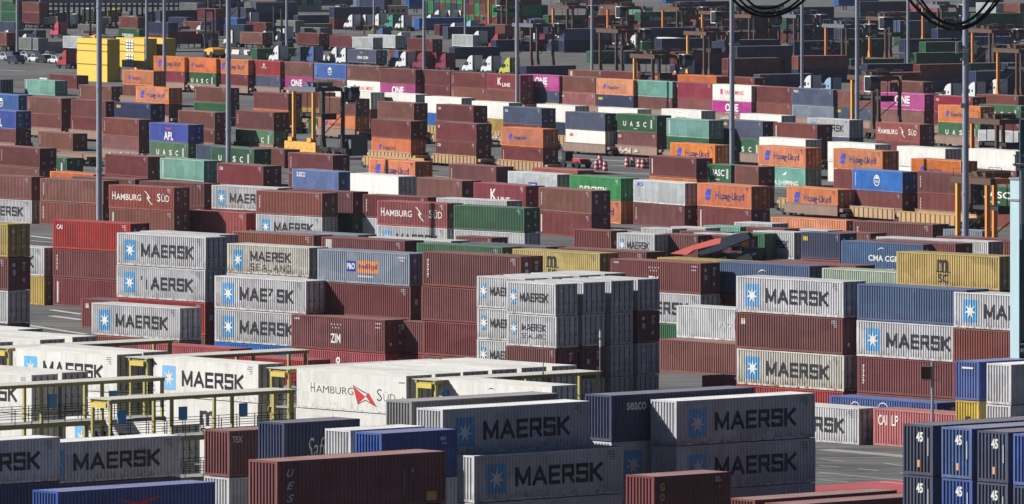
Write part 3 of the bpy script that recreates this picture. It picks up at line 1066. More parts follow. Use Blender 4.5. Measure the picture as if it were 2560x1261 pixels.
def place(zone, ori, deck, lh, xl, xr, y, n, names, size, order):
    f = FPX
    th = R_(TH[ori])
    u = Vector((math.cos(th), -math.sin(th), 0)); d = Vector((math.sin(th), math.cos(th), 0))
    axis, other, rz = (u, d, -th) if ori in 'AR' else (d, -u, math.pi/2-th)
    xn = xr if ori in 'AR' else xl
    L = LEN[size]; s0 = (y+YO)/(H0-deck-n*lh)
    # screen length of the side at unit scale, measured by projecting its two ends
    def length(r, k=1.0):
        Y = (H0-deck-n*lh*r)*f/(y+YO); X = (xn-1280)/f*Y
        sg = -1 if ori in 'AR' else 1
        X2, Y2 = X+sg*axis.x*L*k*r, Y+sg*axis.y*L*k*r
        return abs((X2/Y2*f+1280)-xn)
    r, k = 1.0, 1.0
    want = xr-xl
    for _ in range(30): r = min(1.06, max(.95, r*(want/length(r))**.9))
    if zone in ('C','W','T1'): r = 1.0
    k = want/length(r) if zone not in ('C','W') else 1.0
    k = min(1.18, max(.80, k))
    if ori == 'P' or (ori == 'R' and y < 125): k = min(1.0, k)
    Y = (H0-deck-n*lh*r)*f/(y+YO); X = (xn-1280)/f*Y
    corner = Vector((X, Y, 0))
    Wd = CW*r; LL = L*k*r
    sg = -1 if ori in 'AR' else 1
    c = corner + axis*(sg*LL/2) + other*(Wd/2)
    for i in range(n):
        b = Box()
        nm = names[i] if i < len(names) else random.choice(['mr','br','mr','rb','w','nv','gn'])
        em = None
        if ':+' in nm: nm, em = nm.split(':+')
        col, _, mark = nm.partition(':')
        b.col, b.mark, b.end = col, (mark or None), em
        b.zone, b.ori, b.tier, b.n, b.size = zone, ori, i, n, size
        z = deck+(n-1-i)*lh*r
        if col == 'mr' and not mark and ori == 'P' and random.random() < .45: b.col = random.choice(['nv','sb','nv','gn','dn','cb'])
        elif col == 'mr' and not mark and ori in 'RAP' and random.random() < .33: b.col = random.choice(['ro','br','rb','ro'])
        col = b.col
        if not mark and col in ('mr','br','rb','rd') and random.random() < .55: b.mark = random.choice(['v','n','v2','n','CAI'] if col != 'br' else ['v','n'])
        jx = random.uniform(-.09,.09) if n-1-i else 0
        b.loc = Vector((c.x, c.y, z)) + axis*jx*.6 + other*jx*.3
        b.rz = rz + random.uniform(-.003,.003)
        b.sc = (k*r, r, (lh*r-.035)/CH)
        b.L, b.W, b.Hh = LL, Wd, lh*r-.035
        b.axis, b.other = axis, other
        b.px = (xl+xr)/2
        BOXES.append(b)
    if deck == 1 : WAGONS.append((c.copy(), rz, LL, zone))
    if deck == 1.2: CHASSIS.append((c.copy(), rz, LL, zone))
WAGONS, CHASSIS, ZONES = [], [], {}
_t1 = [l.split() for l in DATA.split('@T1')[1].split('@')[0].strip().splitlines()[1:]]
_fit = np.polyfit([float(p[1]) for p in _t1], [float(p[2]) for p in _t1], 1)
for line in DATA.strip().splitlines():
    if line.startswith('@'):
        head, mark, words = line[1:].split(';')
        z, ori, deck, lh, side = head.split()
        deck, lh = float(deck), float(lh); ZONES[z] = (side, mark, words)
        continue
    p = line.split()
    nm, _, sz = p[4].partition('/')
    if z == 'T1': p[2] = .6*np.polyval(_fit, float(p[1]))+.4*float(p[2])
    n_, _, lh_ = p[3].partition(':')
    place(z, ori, deck, float(lh_ or lh), float(p[0]), float(p[1]), float(p[2]), int(n_), nm.split(','), int(sz or 40), 0)

# tall far stacks whose narrow lit ends face the viewer
ZONES['E'] = ('l', 'yellow building', 'green and maroon end wall')
ends = "gn mr gn mr mr gb mr gn gb gb mr gb mr br".split()
rng = random.Random(4)
for k in range(13):
    names = [ends[(k+q*5) % len(ends)] for q in range(4)]
    place('E', 'P', 0, 2.65, 1068+14.5*k, 1180+14.5*k, -52+.9*k, 4, names, 40, 0)

# ---- how much of each container the photograph shows: painter's pass over a small id picture
GW, GH = 640, 316
def pix(p):
    Y = p.y
    return ((p.x/Y*FPX+1280)/4, ((H0-p.z)/Y*FPX-YO)/4)
def faces(b):
    a, o = b.axis*(b.L/2), b.other*(b.W/2)
    z0, z1 = Vector((0,0,0)), Vector((0,0,b.Hh))
    c = b.loc
    side = [c-a-o, c+a-o, c+a-o+z1, c-a-o+z1]
    e = a if b.ori in 'AR' else -a
    end = [c+e-o, c+e+o, c+e+o+z1, c+e-o+z1]
    top = [c-a-o+z1, c+a-o+z1, c+a+o+z1, c-a+o+z1]
    return side, end, top
def raster():
    ids = np.full((GH, GW), -1, int)
    gx, gy = np.meshgrid(np.arange(GW)+.5, np.arange(GH)+.5)
    order = sorted(range(len(BOXES)), key=lambda i: (-BOXES[i].loc.y, BOXES[i].loc.z))
    for i in order:
        for q in faces(BOXES[i]):
            P = [pix(p) for p in q]
            xs = [p[0] for p in P]; ys = [p[1] for p in P]
            x0, x1, y0, y1 = max(0,int(min(xs))), min(GW,int(max(xs))+2), max(0,int(min(ys))), min(GH,int(max(ys))+2)
            if x0 >= x1 or y0 >= y1: continue
            X, Y = gx[y0:y1,x0:x1], gy[y0:y1,x0:x1]
            m1 = np.ones(X.shape, bool); m2 = m1.copy()
            for (ax,ay),(bx,by) in zip(P, P[1:]+P[:1]):
                c = (bx-ax)*(Y-ay)-(by-ay)*(X-ax)
                m1 &= c >= 0; m2 &= c <= 0
            ids[y0:y1,x0:x1][m1|m2] = i
    return ids
ids = raster()
# the loose clutter of single boxes and trailers that fills the far yard
def yard_clutter():
    rg = random.Random(21); made = []
    tr = [tuple(map(float, l.split()[:2])) for l in TRUCKS.splitlines()]
    for _ in range(4000):
        if len(made) >= 84: break
        x = rg.uniform(5, 2540); y = rg.uniform(14, 128 if x < 1650 else 205)
        if 175 < x < 415 and y > 60 or 110 < x < 540 and y < 74: continue
        gx_, gy_ = int(x/4), int(y/4)
        if ids[gy_, max(0,gx_-3):gx_+4].max() >= 0 or ids[min(GH-1,gy_+2), gx_] >= 0: continue
        if any(abs(x-a) < 46 and -6 < b-y < 34 for a, b in tr) or any(abs(x-a) < 52 and abs(y-b) < 13 for a, b in made): continue
        made.append((x, y))
        s = (y+YO)/H0; P_ = x > 1250 or rg.random() < .55
        n = 2 if x > 1650 and rg.random() < .6 else 1
        dk = 0 if n == 2 else 1.2
        yt = y - (dk+n*2.65)*s
        cs = [rg.choice(['nv','mr','dk','mr','gn','sb','nv','br','gy','bl'] if P_ else ['mr','br','wg','nv','gy','sb','bl','gn']) for _ in range(n)]
        if P_: place('P' if x > 1250 else 'V', 'P', dk, 2.65, x, x+12.19*s*.85, yt, n, cs, 40, 0)
        else: place('V', 'R', dk, 2.65, x-12.19*s*.45, x, yt, n, cs, 40, 0)
    print('clutter', len(made))
yard_clutter()
ids = raster()
cnt = np.bincount(ids[ids >= 0], minlength=len(BOXES))
colx = {}
for i, b in enumerate(BOXES):
    b.vis = int(cnt[i])
    if b.vis:
        w = np.argwhere(ids == i); b.cx, b.cy = w[:,1].mean()*4, w[:,0].mean()*4
rank = sorted([b for b in BOXES if b.vis >= 6 and b.col != 'wr' and b.size == 40], key=lambda b: -b.vis)[:300]
reef = [b for b in BOXES if b.vis >= 6 and (b.col == 'wr' or b.size == 20)]
SHOW = rank + reef
for b in BOXES: b.show = False
for b in SHOW: b.show = True

# ---- labels
_ones = 'zeroth first second third fourth fifth sixth seventh eighth ninth tenth eleventh twelfth thirteenth fourteenth fifteenth sixteenth seventeenth eighteenth nineteenth'.split()
def nth(k):
    """k = 0 -> 'first '"""
    k += 1
    if k < 20: return _ones[k] + ' '
    t = {2:'twent',3:'thirt',4:'fort',5:'fift',6:'sixt'}[k//10]
    return (t+'ieth ') if k % 10 == 0 else f"{t}y-{_ones[k%10]} "
class _O:
    def __getitem__(s, k): return nth(k)
ORD = _O()
def tier(b):
    if b.n == 1: return 'single-height'
    if b.tier == 0: return 'top-level'
    if b.tier == b.n-1: return 'ground-level'
    return ['','second-from-top','third-from-top','fourth-from-top'][b.tier]
fam = {}
for b in SHOW: fam.setdefault((b.zone, b.col, b.mark, b.end, tier(b), b.size), []).append(b)
for (z, c, m, e, t, sz), bs in fam.items():
    side, lm, words = ZONES[z]
    bs.sort(key=lambda b: b.cx, reverse=(side == 'r'))
    adj = MWORD.get(m, '') if m else ('numbered-end' if e in ('45','45b') else 'white-barred' if e else '')
    kind = ('short ' if sz == 20 else '') + ('reefer' if c == 'wr' else 'container')
    for k, b in enumerate(bs):
        nm = ' '.join((adj + ' ' + PAINT[c][1]).split())
        if len(bs) == 1:
            b.label = f"{nm} {kind}, {t}, in the {words}"
        else:
            first = nth(k)
            b.label = f"{first}{nm} {t} {kind} from the {lm}, {words}"
GROUPS = {'M':'containers in the tall mid-yard stacks','G':'containers beside the asphalt lane','C':'short containers in the cube','N':'containers in the second yard line','K':'containers around the red boom','W':'white reefers in the racks',
 'F':'containers in the shaded front block','B':'containers in the blue-ended corner block','V':'containers on trailers in the truck park'}

def build_container(b):
    refr = b.col == 'wr'
    name = 'refrigerated_container' if refr else 'short_container' if b.size == 20 else 'shipping_container'
    cat = 'refrigerated container' if refr else 'short container' if b.size == 20 else 'shipping container'
    grp = GROUPS.get(b.zone, 'containers in the rail rows' if b.zone[0] == 'T' else 'containers in the distant rows')
    pm = cpaint(b.col)
    detailed = b.vis >= 45
    if not detailed:
        o = thing(name, b.loc, b.rz, b.label, cat, grp, part_mesh('all_reefer' if refr else 'all', b.size, b.mark))
        o.scale = b.sc; paint(o, pm); paint(o, croof(b.col), 1+len(INKN))
        return
    root = thing(name, b.loc, b.rz, b.label, cat, grp)
    root.scale = b.sc
    def part(pn, kind, mk=None, par=root):
        o = obj(pn, part_mesh(kind, b.size, mk), par)
        paint(o, croof(b.col) if 'roof' in kind else pm)
        return o
    part('frame', 'frame')
    part('side_wall', 'reefer_wall' if refr else 'near_wall', b.mark)
    part('roof', 'reefer_roof' if refr else 'roof')
    part('side_wall', 'far_wall')
    fw = part('end_wall', 'front_wall')
    if b.end:
        obj('end_marking', end_mark_mesh(b.end), fw)
    for k in '01':
        dd = part('door', 'door'+k)
        if b.vis >= 60 and b.ori in 'AR':
            obj('locking_rods', part_mesh('rods'+k, b.size, None), dd); obj('door_marking', part_mesh(f'plac{k}{random.randint(0,5)}', b.size, None), dd)
for b in SHOW: build_container(b)

# ---- everything smaller than the three hundred that show largest: one object
mb = MB(); keys = list(PAINT); smats = [cpaint(k) for k in PAINT] + INKM + [croof(k) for k in PAINT]
for b in BOXES:
    if b.show: continue
    m = keys.index(b.col)
    M = Matrix.Translation(b.loc) @ Matrix.Rotation(b.rz, 4, 'Z')
    if b.vis >= 3:
        src = whole('all_reefer' if b.col == 'wr' else 'all', LEN[b.size], b.mark)
        t = MB(); t.v, t.f, t.m = src.v, src.f, [m if q == 0 else len(PAINT)+len(INKN)+m if q == 1+len(INKN) else len(PAINT)+q-1 for q in src.m]
        mb.add(t, M @ Matrix.Diagonal((*b.sc, 1)))
        continue
    t = MB(); L, W, Hh = b.L, b.W, b.Hh
    t.box(-L/2, L/2, -W/2, W/2, .02, Hh, m)
    mb.add(t, M)
o = obj('far_stacked_containers', mb.mesh('far_stacked_containers', smats))
o['label'] = 'jumble of small dark containers stacked far off and beneath the nearer ones'; o['category'] = 'containers'; o['kind'] = 'stuff'
[print('LONG', o['label']) for o in bpy.data.objects if 'label' in o and len(o['label'].split())>16]
print("containers", len(BOXES), "shown", len(SHOW), "detailed", sum(b.vis >= 45 for b in SHOW), "visible", sum(b.vis > 0 for b in BOXES), "min", min(b.vis for b in rank))
# ------------------------------------------------------------------ ground
def ground_material():
    m = bpy.data.materials.new("yard_asphalt"); m.use_nodes = True
    nt = m.node_tree; b = nt.nodes["Principled BSDF"]; b.inputs["Roughness"].default_value = .85; b.inputs["Specular IOR Level"].default_value = .2
    tc = nt.nodes.new("ShaderNodeTexCoord")
    n1 = nt.nodes.new("ShaderNodeTexNoise"); n1.inputs["Scale"].default_value = .05; n1.inputs["Detail"].default_value = 8; n1.inputs["Roughness"].default_value = .7
    mp = nt.nodes.new("ShaderNodeMapping"); mp.inputs["Rotation"].default_value = (0,0,R_(61.6)); mp.inputs["Scale"].default_value = (.25, 2.5, 1)
    n2 = nt.nodes.new("ShaderNodeTexNoise"); n2.inputs["Scale"].default_value = .25; n2.inputs["Detail"].default_value = 5
    nt.links.new(tc.outputs["Object"], n1.inputs["Vector"]); nt.links.new(tc.outputs["Object"], mp.inputs[0]); nt.links.new(mp.outputs[0], n2.inputs["Vector"])
    ad = nt.nodes.new("ShaderNodeMath"); ad.operation = 'ADD'; nt.links.new(n1.outputs["Fac"], ad.inputs[0]); nt.links.new(n2.outputs["Fac"], ad.inputs[1])
    cr = nt.nodes.new("ShaderNodeValToRGB"); cr.color_ramp.elements[0].position = .40; cr.color_ramp.elements[1].position = .60
    cr.color_ramp.elements[0].color = (.070,.072,.076,1); cr.color_ramp.elements[1].color = (.165,.166,.163,1)
    hf = nt.nodes.new("ShaderNodeMath"); hf.operation = 'MULTIPLY'; hf.inputs[1].default_value = .5
    nt.links.new(ad.outputs[0], hf.inputs[0]); nt.links.new(hf.outputs[0], cr.inputs[0]); n3 = nt.nodes.new("ShaderNodeTexNoise"); n3.inputs["Scale"].default_value = .55; n3.inputs["Detail"].default_value = 4
    mp3 = nt.nodes.new("ShaderNodeMapping"); mp3.inputs["Rotation"].default_value = (0,0,R_(61.6)); mp3.inputs["Scale"].default_value = (.5,1.0,1)
    nt.links.new(tc.outputs["Object"], mp3.inputs[0]); nt.links.new(mp3.outputs[0], n3.inputs["Vector"])
    st = nt.nodes.new("ShaderNodeMapRange"); st.inputs[1].default_value = .60; st.inputs[2].default_value = .70; st.inputs[3].default_value = 0; st.inputs[4].default_value = .6
    nt.links.new(n3.outputs["Fac"], st.inputs[0])
    ty = nt.nodes.new("ShaderNodeTexNoise"); ty.inputs["Scale"].default_value = 1.0; ty.inputs["Detail"].default_value = 2
    mp4 = nt.nodes.new("ShaderNodeMapping"); mp4.inputs["Rotation"].default_value = (0,0,R_(58)); mp4.inputs["Scale"].default_value = (.02,1.6,1)
    nt.links.new(tc.outputs["Object"], mp4.inputs[0]); nt.links.new(mp4.outputs[0], ty.inputs["Vector"])
    t2 = nt.nodes.new("ShaderNodeMapRange"); t2.inputs[1].default_value = .60; t2.inputs[2].default_value = .66; t2.inputs[3].default_value = 0; t2.inputs[4].default_value = .5
    nt.links.new(ty.outputs["Fac"], t2.inputs[0])
    mxx = nt.nodes.new("ShaderNodeMath"); mxx.operation = 'MAXIMUM'; nt.links.new(st.outputs[0], mxx.inputs[0]); nt.links.new(t2.outputs[0], mxx.inputs[1])
    mix = nt.nodes.new("ShaderNodeMixRGB"); mix.inputs[2].default_value = (.035,.035,.036,1)
    nt.links.new(mxx.outputs[0], mix.inputs[0]); nt.links.new(cr.outputs[0], mix.inputs[1]); nt.links.new(mix.outputs[0], b.inputs["Base Color"])
    return m
mb = MB(); mb.quad((-6000,-300,0),(6000,-300,0),(6000,14000,0),(-6000,14000,0))
g = obj("ground", mb.mesh("ground", [ground_material()])); g["kind"] = "structure"; g["label"] = "grey asphalt yard"

def stripe(name, pts, w, m, z):
    mb = MB()
    for (a, b) in zip(pts, pts[1:]):
        a, b = Vector(a), Vector(b); d = (b-a).normalized(); s = Vector((-d.y, d.x, 0))*w/2
        mb.quad(a-s, b-s, b+s, a+s)
    for i, v in enumerate(mb.v): mb.v[i] = (v[0], v[1], z)
    o = obj(name, mb.mesh(name, [m])); o["kind"] = "structure"
    return o
WLINE = mat('road_paint_white', (.50,.50,.47), .7, 0, .5)
RLINE = mat('road_paint_red', (.42,.09,.10), .7, 0, .5)
CONC = mat('pale_concrete', (.30,.29,.27), .85, 0, .5)
uA = Vector((math.cos(R_(48.4)), -math.sin(R_(48.4)), 0)); nA = Vector((math.sin(R_(48.4)), math.cos(R_(48.4)), 0))
uR = Vector((math.cos(R_(61.6)), -math.sin(R_(61.6)), 0)); nR = Vector((math.sin(R_(61.6)), math.cos(R_(61.6)), 0))
# asphalt lane at lower right: concrete strip, lane lines, red hatched zone
stripe("lane_kerb_strip", [gp(2060,1124), gp(2275,1142)], 1.8, CONC, .004)
for (x0,y0,x1,y1) in ((2048,1148,2110,1154),(2048,1164,2096,1168),(2145,1172,2195,1177),(2210,1158,2262,1166),(2250,1181,2262,1183),(2048,1200,2120,1205)):
    stripe("lane_marking", [gp(x0,y0), gp(x1,y1)], .16, WLINE, .004)
stripe("lane_marking", [gp(2048,1181), gp(2262,1202)], .18, WLINE, .004)
mb = MB()
mb.poly([(p.x,p.y,.006) for p in (gp(2030,1216), gp(2215,1202), gp(2265,1202), gp(2265,1232), gp(2030,1232))][::-1])
o = obj("painted_zone", mb.mesh("painted_zone", [RLINE])); o["kind"] = "structure"
stripe("lane_marking", [gp(2200,1205), gp(2262,1210)], .3, WLINE, .010)
# rail tracks and roadway stripes through the middle of the yard
for (x0,y0,x1,y1,w) in ((1395,394,1640,407,.7),(1395,404,1640,420,.5),(1520,430,1640,437,.6),(850,430,925,437,.9),(715,452,735,454,.6),(1080,440,1125,444,.6),(1150,330,1260,338,.8),(860,345,930,352,.6),
                        (2310,350,2440,372,.7),(2330,335,2440,352,.7),(75,590,133,597,.9),(75,602,133,606,.6),(128,775,205,786,.8),(128,790,205,800,.9),(60,812,215,836,.7),(1385,395,1640,408,.4),
                        (1390,540,1580,560,.8),(1520,572,1600,580,.6),(620,150,860,160,.8),(880,55,1100,62,.6),(640,40,700,44,.6),(650,58,700,60,.8),(0,175,60,178,1.0),(0,110,190,116,1.2)):
    stripe("road_marking", [gp(x0,y0), gp(x1,y1)], w, WLINE, .004)
TAN = mat('wagon_tan', (.42,.27,.125), .7, 0, .6, .35, jit=.1)
TANG = mat('wagon_dusty_brown', (.24,.155,.12), .7, 0, .6, .3, jit=.12)
GRAF = mat('graffiti_pale', (.52,.46,.40), .7, 0, .8)
CARY = mat('carrier_yellow', (.72,.36,.075), .5, 0, .3, .15)
CARO = mat('carrier_orange', (.70,.25,.055), .5, 0, .3, .15)
CARG = mat('carrier_grey', (.13,.14,.17), .5, 0, .3)
CABW = mat('cab_pale', (.52,.53,.52), .45)

# ---- rail wagons under the two-high rows
_wm = {}
def wagon_parts(L, tan):
    k = (round(L), tan)
    if k in _wm: return _wm[k]
    side, bog, whl = MB(), MB(), MB()
    for sy in (-1,1):
        ya, yb = sorted((sy*1.30, sy*1.42))
        side.box(-L/2-.3, L/2+.3, ya, yb, .42, 1.62, 0)
        side.box(-L/2-.3, L/2+.3, sy*1.36-.11, sy*1.36+.11, 1.62, 1.72, 0)
        for i in range(12):
            x = -L/2+.2+i*(L-.4)/11
            if tan: side.box(x-.05, x+.05, *sorted((sy*1.42, sy*1.50)), .45, 1.60, 1)
    side.box(-L/2-.3, L/2+.3, -1.3, 1.3, .80, .97, 0)
    for sx in (-1,1):
        side.box(*sorted((sx*(L/2+.3), sx*(L/2+1.2))), -1.2, 1.2, .95, 1.35, 0)
    bog.box(-1.15,1.15,-.95,.95,.45,.72); bog.box(-1.2,1.2,-1.12,-.98,.35,.65); bog.box(-1.2,1.2,.98,1.12,.35,.65)
    for x in (-.85,.85):
        for y in (-.78,.78): whl.wheel((x,y,.42), .42, .14, 'y', 14)
    m = (TAN if tan else TANG)
    _wm[k] = (side.mesh('wagon_body', [m, TANG]), bog.mesh('wagon_bogie', [DARK]), whl.mesh('wagon_wheels', [DARK]))
    return _wm[k]
WAGONS.sort(key=lambda w: (w[3], w[0].x))
seen = {}
near = {}
def pxy(p): return (p.x/p.y*FPX+1280, (H0-p.z)/p.y*FPX-YO)
for c, rz, L, zone in WAGONS:
    x, y = pxy(Vector((c.x,c.y,.8)))
    if not (-20 < x < 2580) or zone in ('T0',): continue
    tan = (900 < x < 1420)
    side, lm, words = ZONES[zone]
    seen[zone] = seen.get(zone, 0)+1
    o = thing('rail_wagon', c, rz, '', 'rail wagon', 'rail wagons under the container rows')
    b, g1, w1 = wagon_parts(L, tan)
    obj('wagon_body', b, o)
    for sx in (-1,1):
        bg_ = obj('bogie', g1, o, (sx*(L/2+.55),0,0)); obj('wheelset', w1, bg_)
    near.setdefault(zone, []).append((x, o, tan))
for zone, l in near.items():
    l.sort(key=lambda t: t[0])
    for k, (x, o, tan) in enumerate(l):
        first = nth(k)
        o['label'] = f"{first}{'tan' if tan else 'dusty brown'} rail wagon from the {ZONES[zone][1]}, {ZONES[zone][2]}"
# graffiti and lettering panels on some wagon sides (fixed to their wagon)
gi = 0
for zone, l in near.items():
    for k, (x, o, tan) in enumerate(l):
        if (k*7+len(zone)) % 3 == 0:
            mb = MB(); rg = random.Random(k)
            for j in range(9):
                xa = -5+rg.random()*8; za = .5+rg.random()*.5; w = .4+rg.random()*1.1
                mb.prism([(xa,za),(xa+w,za+.1),(xa+w*.8,za+.55),(xa+w*.3,za+.4)], -1.535, -1.525, 'y')
            obj('graffiti_print', mb.mesh('graffiti_print', [GRAF]), o)
# empty tan wagons in front, at the near track
def lone_wagon(x, y, L, label, tan=True):
    o = thing('rail_wagon', gp(x,y), -R_(61.6), label, 'rail wagon', 'empty rail wagons on the near track')
    b, g1, w1 = wagon_parts(L, tan); obj('wagon_body', b, o)
    for sx in (-1,1):
        bg_ = obj('bogie', g1, o, (sx*(L/2+.55),0,0)); obj('wheelset', w1, bg_)
lone_wagon(2190, 552, 13.2, 'empty tan rail wagon below the bright blue round-emblem container')
lone_wagon(2345, 568, 13.2, 'empty tan rail wagon beside the tall light mast near the crane leg')
lone_wagon(2040, 533, 13.2, 'empty tan rail wagon below the orange container near the big orange stack')
lone_wagon(985, 424, 12.2, 'tan ribbed rail wagon below the shadowed two-high stack')
lone_wagon(180, 412, 12.2, 'dusty brown empty wagon behind the small dark green container', False)

# ---- trailer chassis in the truck park
ch = MB(); ch.box(-5.9,5.9,-.5,.5,.95,1.15); ch.box(-5.9,-5.5,-1.2,1.2,.95,1.18); ch.box(5.5,5.9,-1.2,1.2,.95,1.18)
for x in (3.6,4.8):
    for y in (-.95,.95): ch.wheel((x,y,.5), .5, .4, 'y', 12)
ch.box(-3.6,-3.4,-.8,-.6,0,.95); ch.box(-3.6,-3.4,.6,.8,0,.95)
chm = ch.mesh('trailer_chassis', [DARK])
for k, (c, rz, L, zone) in enumerate(sorted(CHASSIS, key=lambda t: t[0].x)):
    x, y = pxy(Vector((c.x,c.y,.8)))
    o = thing('trailer_chassis', c, rz, f"{nth(k)}dark trailer chassis from the far edge of the truck park", 'trailer', 'trailer chassis in the truck park', chm)
    o.scale = (L/12.19,1,1)

# ---- straddle carriers
def carrier(x, y, hgt, rz, label, main, dark, rear=None, cabside=1, pack=False):
    o = thing('straddle_carrier', gp(x,y), rz, label, 'straddle carrier', 'straddle carriers')
    rear = rear or main
    xs, ys = (-3.1, 3.1), (-2.35, 2.35)
    for sx in xs:
        for sy in ys:
            m = MB(); m.box(sx-.19,sx+.19,sy-.24,sy+.24,2.2,hgt-.8); m.prism([(sx-.5,1.55),(sx+.5,1.55),(sx+.24,2.9),(sx-.24,2.9)],sy-.30,sy+.30,'y')
            obj('leg', m.mesh('leg',[main if (sy < 0 and (pack or sx < 0)) else rear]), o)
    for sy in ys:
        mm = main if (sy < 0 and pack) else rear
        m = MB(); m.box(-4.6,4.6,sy-.42,sy+.42,1.0,1.55); m.box(-5.0,-4.6,sy-.5,sy+.5,.6,1.55); m.box(4.6,5.0,sy-.5,sy+.5,.6,1.55)
        for wx in (-3.9,-1.4,1.4,3.9): m.box(wx-.25,wx+.25,sy-.48,sy-.43,.55,1.4)
        s = obj('sill_beam', m.mesh('sill_beam',[mm]), o)
        for wx in (-3.9,-1.4,1.4,3.9):
            w = MB(); w.wheel((wx,sy,.72),.72,.5,'y',16); obj('wheel', w.mesh('wheel',[RUBBER]), s)
        m = MB(); m.box(-4.2,4.2,sy-.32,sy+.32,hgt-.8,hgt-.1); obj('top_beam', m.mesh('top_beam',[dark]), o)
    for sx in xs:
        m = MB(); m.box(sx-.25,sx+.25,-1.9,1.9,hgt-.72,hgt-.15); obj('cross_beam', m.mesh('cross_beam',[rear]), o)
    m = MB(); m.box(-1.5,1.4,-1.6,1.6,hgt-.09,hgt+.45); m.box(-.5,.5,-2.2,2.2,hgt+.452,hgt+.55); obj('engine_housing', m.mesh('engine_housing',[dark]), o)
    m = MB()
    for (a,b_) in ((-4.2,-1.6),(1.5,4.2)):
        for sy in (-2.3,2.3):
            m.box(a,b_,sy-.03,sy+.03,hgt+.75,hgt+.80)
            for q in (a,b_): m.box(q-.03,q+.03,sy-.03,sy+.03,hgt-.1,hgt+.75)
    obj('guard_rail', m.mesh('guard_rail',[dark]), o)
    pts = [(3.4,hgt-2.3),(5.0,hgt-2.0),(5.4,hgt-1.0),(5.0,hgt-.2),(3.4,hgt-.2)]
    y0, y1 = (2.6, 4.0) if cabside > 0 else (-4.0,-2.6)
    m = MB(); m.prism(pts, y0, y1, 'y', 0); c = obj('cab', m.mesh('cab',[GLASS]), o)
    m = MB(); m.box(3.3,5.15,y0-.08,y1+.08,hgt-.195,hgt-.02,0); m.box(3.3,5.2,y0-.06,y1+.06,hgt-2.5,hgt-2.31,0); m.box(3.22,3.39,y0-.05,y1+.05,hgt-2.30,hgt-.2,0); obj('cab_frame', m.mesh('cab_frame',[CABW]), c)
    m = MB(); m.box(-3.2,3.2,-1.15,1.15,6.1,6.5); m.box(-3.4,-3.202,-1.2,1.2,5.7,6.6); m.box(3.202,3.4,-1.2,1.2,5.7,6.6)
    for sx in (-2,2):
        for sy in (-.8,.8): m.box(sx-.04,sx+.04,sy-.04,sy+.04,6.502,hgt-.8)
    obj('spreader', m.mesh('spreader',[DARK]), o)
    m = MB(); m.bar((-3.1,-2.35,3.2),(3.1,-2.35,hgt*.62),.12); m.bar((-3.1,2.35,3.2),(3.1,2.35,hgt*.62),.12); obj('brace', m.mesh('brace',[DARK]), o)
    if pack:
        m = MB(); m.box(.6,4.6,2.9,5.6,.5,3.4); obj('power_pack', m.mesh('power_pack',[CARG]), o)
        m = MB(); m.box(-4.9,4.9,-3.0,-2.86,.3,2.5); m.box(-4.95,-4.80,-2.85,3.3,.3,1.7); m.box(-3.6,-2.4,-3.1,-2.86,2.502,3.1); m.box(2.4,3.6,-3.1,-2.86,2.502,3.1); m.box(-3.5,3.5,-2.62,-2.4,hgt-.7,hgt-.12)
        for q in (-3.8,-2,0,2,3.6): m.box(q-.25,q+.25,-3.06,-3.002,.5,.75); m.box(q-.35,q+.35,-3.05,-3.002,1.5,1.75)
        obj('bumper_frame', m.mesh('bumper_frame',[main]), o)
    return o
rzR = -R_(61.6)
CD = mat('carrier_shade_brown', (.10,.06,.042), .55, 0, .3)  # shade on the unlit legs and frames put into the colour as brown
def ground_of(ytop, h=10.3): return (ytop+YO)*H0/(H0-h)-YO
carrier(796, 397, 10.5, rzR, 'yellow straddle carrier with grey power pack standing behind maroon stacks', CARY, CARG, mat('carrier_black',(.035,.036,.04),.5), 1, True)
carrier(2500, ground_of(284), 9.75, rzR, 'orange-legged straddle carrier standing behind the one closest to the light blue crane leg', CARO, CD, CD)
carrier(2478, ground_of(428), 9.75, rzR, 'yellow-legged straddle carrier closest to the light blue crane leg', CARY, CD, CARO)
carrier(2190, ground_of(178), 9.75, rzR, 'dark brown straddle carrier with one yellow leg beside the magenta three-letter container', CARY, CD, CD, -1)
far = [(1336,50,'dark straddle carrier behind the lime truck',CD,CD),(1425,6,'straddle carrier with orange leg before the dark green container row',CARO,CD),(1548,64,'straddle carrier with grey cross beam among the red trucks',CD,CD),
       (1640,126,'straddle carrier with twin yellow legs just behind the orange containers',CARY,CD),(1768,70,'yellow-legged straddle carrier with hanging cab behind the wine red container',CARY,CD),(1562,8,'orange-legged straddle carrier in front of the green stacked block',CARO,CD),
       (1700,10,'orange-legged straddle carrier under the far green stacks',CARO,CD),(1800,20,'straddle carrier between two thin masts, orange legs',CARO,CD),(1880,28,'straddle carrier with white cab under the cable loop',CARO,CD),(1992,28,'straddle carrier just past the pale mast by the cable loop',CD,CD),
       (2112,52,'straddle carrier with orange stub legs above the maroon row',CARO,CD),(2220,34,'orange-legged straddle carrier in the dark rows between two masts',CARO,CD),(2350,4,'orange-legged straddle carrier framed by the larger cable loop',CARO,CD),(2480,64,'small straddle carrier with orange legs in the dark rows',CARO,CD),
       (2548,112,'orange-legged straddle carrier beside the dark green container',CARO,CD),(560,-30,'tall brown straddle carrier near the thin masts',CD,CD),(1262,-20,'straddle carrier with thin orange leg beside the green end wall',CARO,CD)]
for (x,yt,lab,m,r) in far: carrier(x, ground_of(yt), 9.75, rzR, lab, m, CARG if (x//10) % 2 else CD, r, 1 if (x//10) % 3 else -1)

